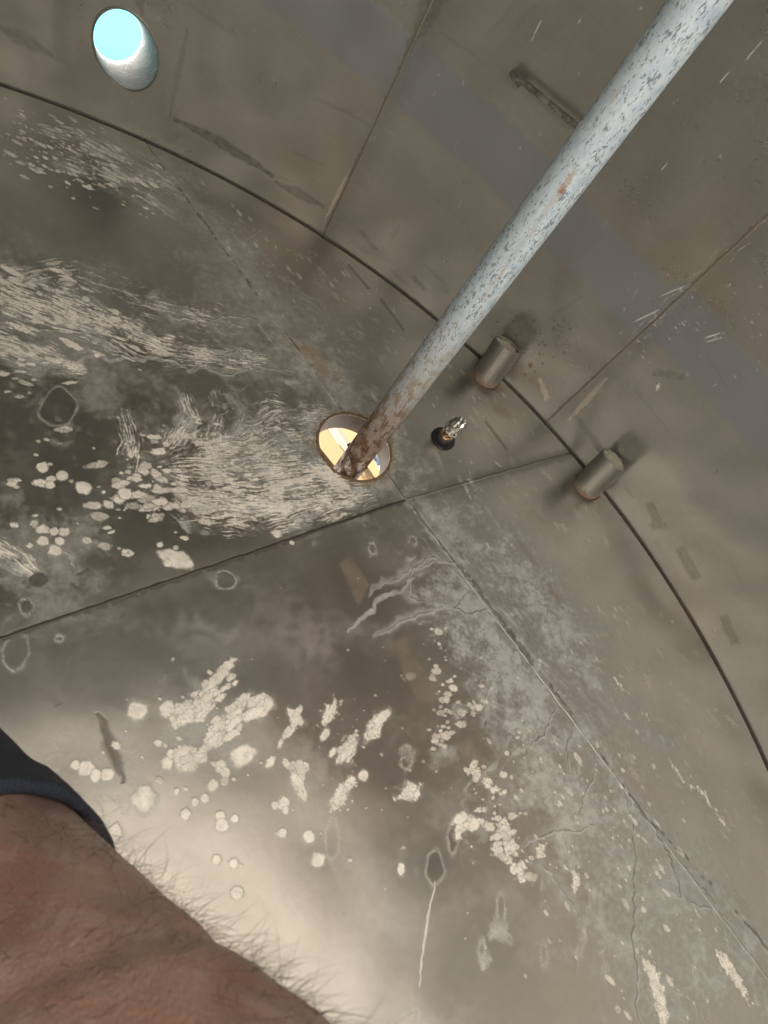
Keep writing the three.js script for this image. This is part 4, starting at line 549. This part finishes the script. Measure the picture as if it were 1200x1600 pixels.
// ---------------------------------------------------------------- person: the arm in the lower left corner
{
  const person = thing('person', 'hairy bare arm in a short navy sleeve reaching in at lower left', 'person');
  const C = [at(-330, 1075, 0.62), at(-202, 1242, 0.5), at(-40, 1452, 0.37), at(95, 1640, 0.31), at(240, 1850, 0.27), at(440, 2130, 0.245), at(660, 2370, 0.24)];
  const curve = new THREE.CatmullRomCurve3(C, false, 'centripetal'), toCam = (p) => CAM.clone().sub(p).normalize();
  const frameAt = (t) => { const p = curve.getPoint(t), d = curve.getTangent(t), side = toCam(p).cross(d).normalize(), out = d.clone().cross(side).normalize(); return { p, d, side, out }; };   // out: towards the viewer, side: across
  const radius = (t) => lerp(0.058, 0.05, ss(0, 0.45, t)) + 0.004 * ss(0.5, 0.75, t) - 0.004 * ss(0.85, 1, t);
  const tube = (fn, t0, t1, nu, nv) => { const pos = [], uv = [], idx = []; for (let j = 0; j <= nv; j++) { const t = lerp(t0, t1, j / nv), f = frameAt(t); for (let i = 0; i <= nu; i++) { const a = i / nu * TAU, [rr, off] = fn(t, a, j / nv), q = f.p.clone().addScaledVector(f.side, Math.cos(a) * rr).addScaledVector(f.out, Math.sin(a) * rr).addScaledVector(f.d, off ?? 0); pos.push(q.x, q.y, q.z); uv.push(i / nu, j / nv); } } for (let j = 0; j < nv; j++) for (let i = 0; i < nu; i++) { const p = j * (nu + 1) + i, q = p + nu + 1; idx.push(p, p + 1, q, p + 1, q + 1, q); } const g = new THREE.BufferGeometry(); g.setAttribute('position', new THREE.Float32BufferAttribute(pos, 3)); g.setAttribute('uv', new THREE.Float32BufferAttribute(uv, 2)); g.setIndex(idx); g.computeVertexNormals(); return g; };
  const skinR = (t, a) => { const s = t * 0.9, n = fbm(Math.cos(a) * 1.3 + s * 6, Math.sin(a) * 1.3 + 2, 3); const fold = (c, w, h) => { const q = (t - c - 0.035 * Math.cos(a - 1.2) - 0.02 * Math.sin(2 * a)) / w; return h * Math.exp(-q * q); }; return radius(t) + 0.0022 * n + fold(0.5, 0.03, 0.0008) - fold(0.545, 0.02, 0.0006) + fold(0.585, 0.03, 0.0007); };
  const s = new Sheet(1024, 1024, 0, 1, 0, 1), tex = s.bake((u, v, o, out) => {
    const a = u * TAU, X = Math.cos(a), Y = Math.sin(a), n = fbm(X * 2 + v * 7, Y * 2 - v * 5, 5), pore = noise(X * 60 + v * 40, Y * 60 - v * 190), cell = ridge(X * 26 + v * 20, Y * 26 + v * 90, 2), red = ss(-0.1, 0.35, fbm(X * 3 - v * 9, Y * 3 + 5, 4)), paintedSheen = ss(0.05, 0.4, fbm(X * 2.5 + 9, Y * 2.5 + v * 13, 5) + 0.25 * noise(X * 12 + v * 60, Y * 12));
    let r = 0.185 + 0.085 * n, g = 0.118 + 0.065 * n, b = 0.094 + 0.055 * n; r += 0.025 * red; g -= 0.006 * red; b -= 0.008 * red; const k = paintedSheen * 0.2; r = lerp(r, 0.4, k); g = lerp(g, 0.345, k); b = lerp(b, 0.325, k); const m = 1 + 0.14 * pore + 0.12 * (cell - 0.4); out[0] = r * m; out[1] = g * m; out[2] = b * m; out[3] = 0.42 + 0.12 * n - 0.06 * paintedSheen; out[4] = 0; out[5] = 0.5 + 0.2 * pore + 0.09 * cell + 0.12 * n;  // pale patches put into the skin colour as its sheen
  });
  tex.map.wrapS = tex.orm.wrapS = THREE.RepeatWrapping;
  const skin = mesh('arm', tube((t, a) => [skinR(t, a)], 0.12, 1, 96, 150), new THREE.MeshPhysicalMaterial({ ...(({ map, orm }) => ({ map, roughnessMap: orm, bumpMap: orm, bumpScale: 0.0009 }))(tex), roughness: 1, metalness: 0, clearcoat: 0.6, clearcoatRoughness: 0.36, specularIntensity: 1 }), person);
  const T = 0.335;   // hem
  const cloth = (t, a) => radius(t) + 0.0055 + 0.007 * ss(0.25, 0.0, t) + 0.0035 * fbm(Math.cos(a) * 2.2 + t * 5, Math.sin(a) * 2.2 + t * 16, 3) + 0.001 * Math.sin(a * 3 + t * 30);
  const cs = new Sheet(512, 512, 0, 1, 0, 1), ctex = cs.bake((u, v, o, out) => { const w = Math.sin(u * TAU * 150) * Math.sin(v * TAU * 140), n = fbm(u * 12, v * 12, 4), k = 1 + 0.25 * w + 0.3 * n; out[0] = 0.0045 * k; out[1] = 0.009 * k; out[2] = 0.018 * k; out[3] = 0.92; out[4] = 0; out[5] = 0.5 + 0.3 * w + 0.1 * n; });
  const hem = (t, a, v) => { // outside, rolled edge, and back inside
    return v; };
  const sg = (() => { const rows = []; for (let j = 0; j <= 70; j++) rows.push([lerp(0.0, T, j / 70), 1, 0]); for (const [o, d] of [[0.9, 0.0012], [0.5, 0.002], [0.1, 0.0012], [-0.15, 0]]) rows.push([T, o, d]); for (let j = 1; j <= 8; j++) rows.push([T - 0.05 * j / 8, -0.15, 0]);
    return tube((t, a, v) => { const q = rows[Math.round(v * (rows.length - 1))], band = ss(T - 0.05, T - 0.045, q[0]) * 0.0012; return [lerp(skinR(q[0], a) + 0.0012, cloth(q[0], a) + band, q[1]), q[2] + (q[0] - t) * 0]; }, 0, 1, 110, rows.length - 1); })();
  { // the rows above are placed by their own t
    const rows = []; for (let j = 0; j <= 70; j++) rows.push([lerp(0.0, T, j / 70), 1, 0]); for (const [o, d] of [[0.9, 0.0012], [0.5, 0.002], [0.1, 0.0012], [-0.15, 0]]) rows.push([T, o, d]); for (let j = 1; j <= 8; j++) rows.push([T - 0.05 * j / 8, -0.15, 0]);
    const pos = [], uv = [], nu = 110; rows.forEach(([t, o, d], j) => { const f = frameAt(t), band = ss(T - 0.05, T - 0.045, t) * 0.0012; for (let i = 0; i <= nu; i++) { const a = i / nu * TAU, rr = lerp(skinR(t, a) + 0.0012, cloth(t, a) + band, o), q = f.p.clone().addScaledVector(f.side, Math.cos(a) * rr).addScaledVector(f.out, Math.sin(a) * rr).addScaledVector(f.d, d + 0.004 * noise(Math.cos(a) * 1.5, Math.sin(a) * 1.5)); pos.push(q.x, q.y, q.z); uv.push(i / nu, t / T); } });
    sg.setAttribute('position', new THREE.Float32BufferAttribute(pos, 3)); sg.setAttribute('uv', new THREE.Float32BufferAttribute(uv, 2)); sg.computeVertexNormals();
  }
  mesh('sleeve', sg, sheetMaterial(ctex, 0.0008, { side: THREE.DoubleSide }), person);
  // hair: thin curved strands rooted in the skin
  const r = rng(31), pos = [], idx = [];
  for (let h = 0; h < 6500; h++) {
    const t = lerp(0.3, 0.86, r()), a = r() * TAU, f = frameAt(t), rr = skinR(t, a), nrm = f.side.clone().multiplyScalar(Math.cos(a)).addScaledVector(f.out, Math.sin(a)), thin = nrm.dot(f.out) > 0.45, skip = r(); if ((thin && skip < 0.5) || noise(t * 9, a * 2.2) * 0.9 + 0.25 < skip - 0.55) continue; const root = f.p.clone().addScaledVector(nrm, rr - 0.0006), tang = nrm.clone().cross(f.d);
    const len = 0.007 + 0.016 * r() * r() + 0.007 * r(), lift = 0.25 + 0.75 * r(), d0 = f.d.clone().multiplyScalar(1.1 * r() - 0.1).addScaledVector(tang, (r() - 0.5) * 1.9).addScaledVector(nrm, lift).normalize(), bend = f.d.clone().multiplyScalar(r() - 0.3).addScaledVector(tang, (r() - 0.5) * 3.4).addScaledVector(nrm, 0.2 - 1.1 * r()), w = 0.00006 + 0.00007 * r(), K = 6, b = pos.length / 3;
    const q = root.clone(), d = d0.clone(), sd = d.clone().cross(nrm).normalize(), up = sd.clone().cross(d).normalize();
    for (let k = 0; k <= K; k++) { const ww = w * (1 - 0.8 * k / K); for (let c = 0; c < 3; c++) { const g = c / 3 * TAU; pos.push(q.x + (sd.x * Math.cos(g) + up.x * Math.sin(g)) * ww, q.y + (sd.y * Math.cos(g) + up.y * Math.sin(g)) * ww, q.z + (sd.z * Math.cos(g) + up.z * Math.sin(g)) * ww); } q.addScaledVector(d, len / K); d.addScaledVector(bend, 0.24).normalize(); }
    for (let k = 0; k < K; k++) for (let c = 0; c < 3; c++) { const p = b + k * 3 + c, p2 = b + k * 3 + (c + 1) % 3; idx.push(p, p2, p + 3, p2, p2 + 3, p + 3); }
  }
  const hg = new THREE.BufferGeometry(); hg.setAttribute('position', new THREE.Float32BufferAttribute(pos, 3)); hg.setIndex(idx); hg.computeVertexNormals();
  const hm = mesh('arm_hair', hg, rough(0.05, 0.03, 0.02, 0.45), person); hm.userData.kind = 'stuff';
}

renderer.render(scene, camera);
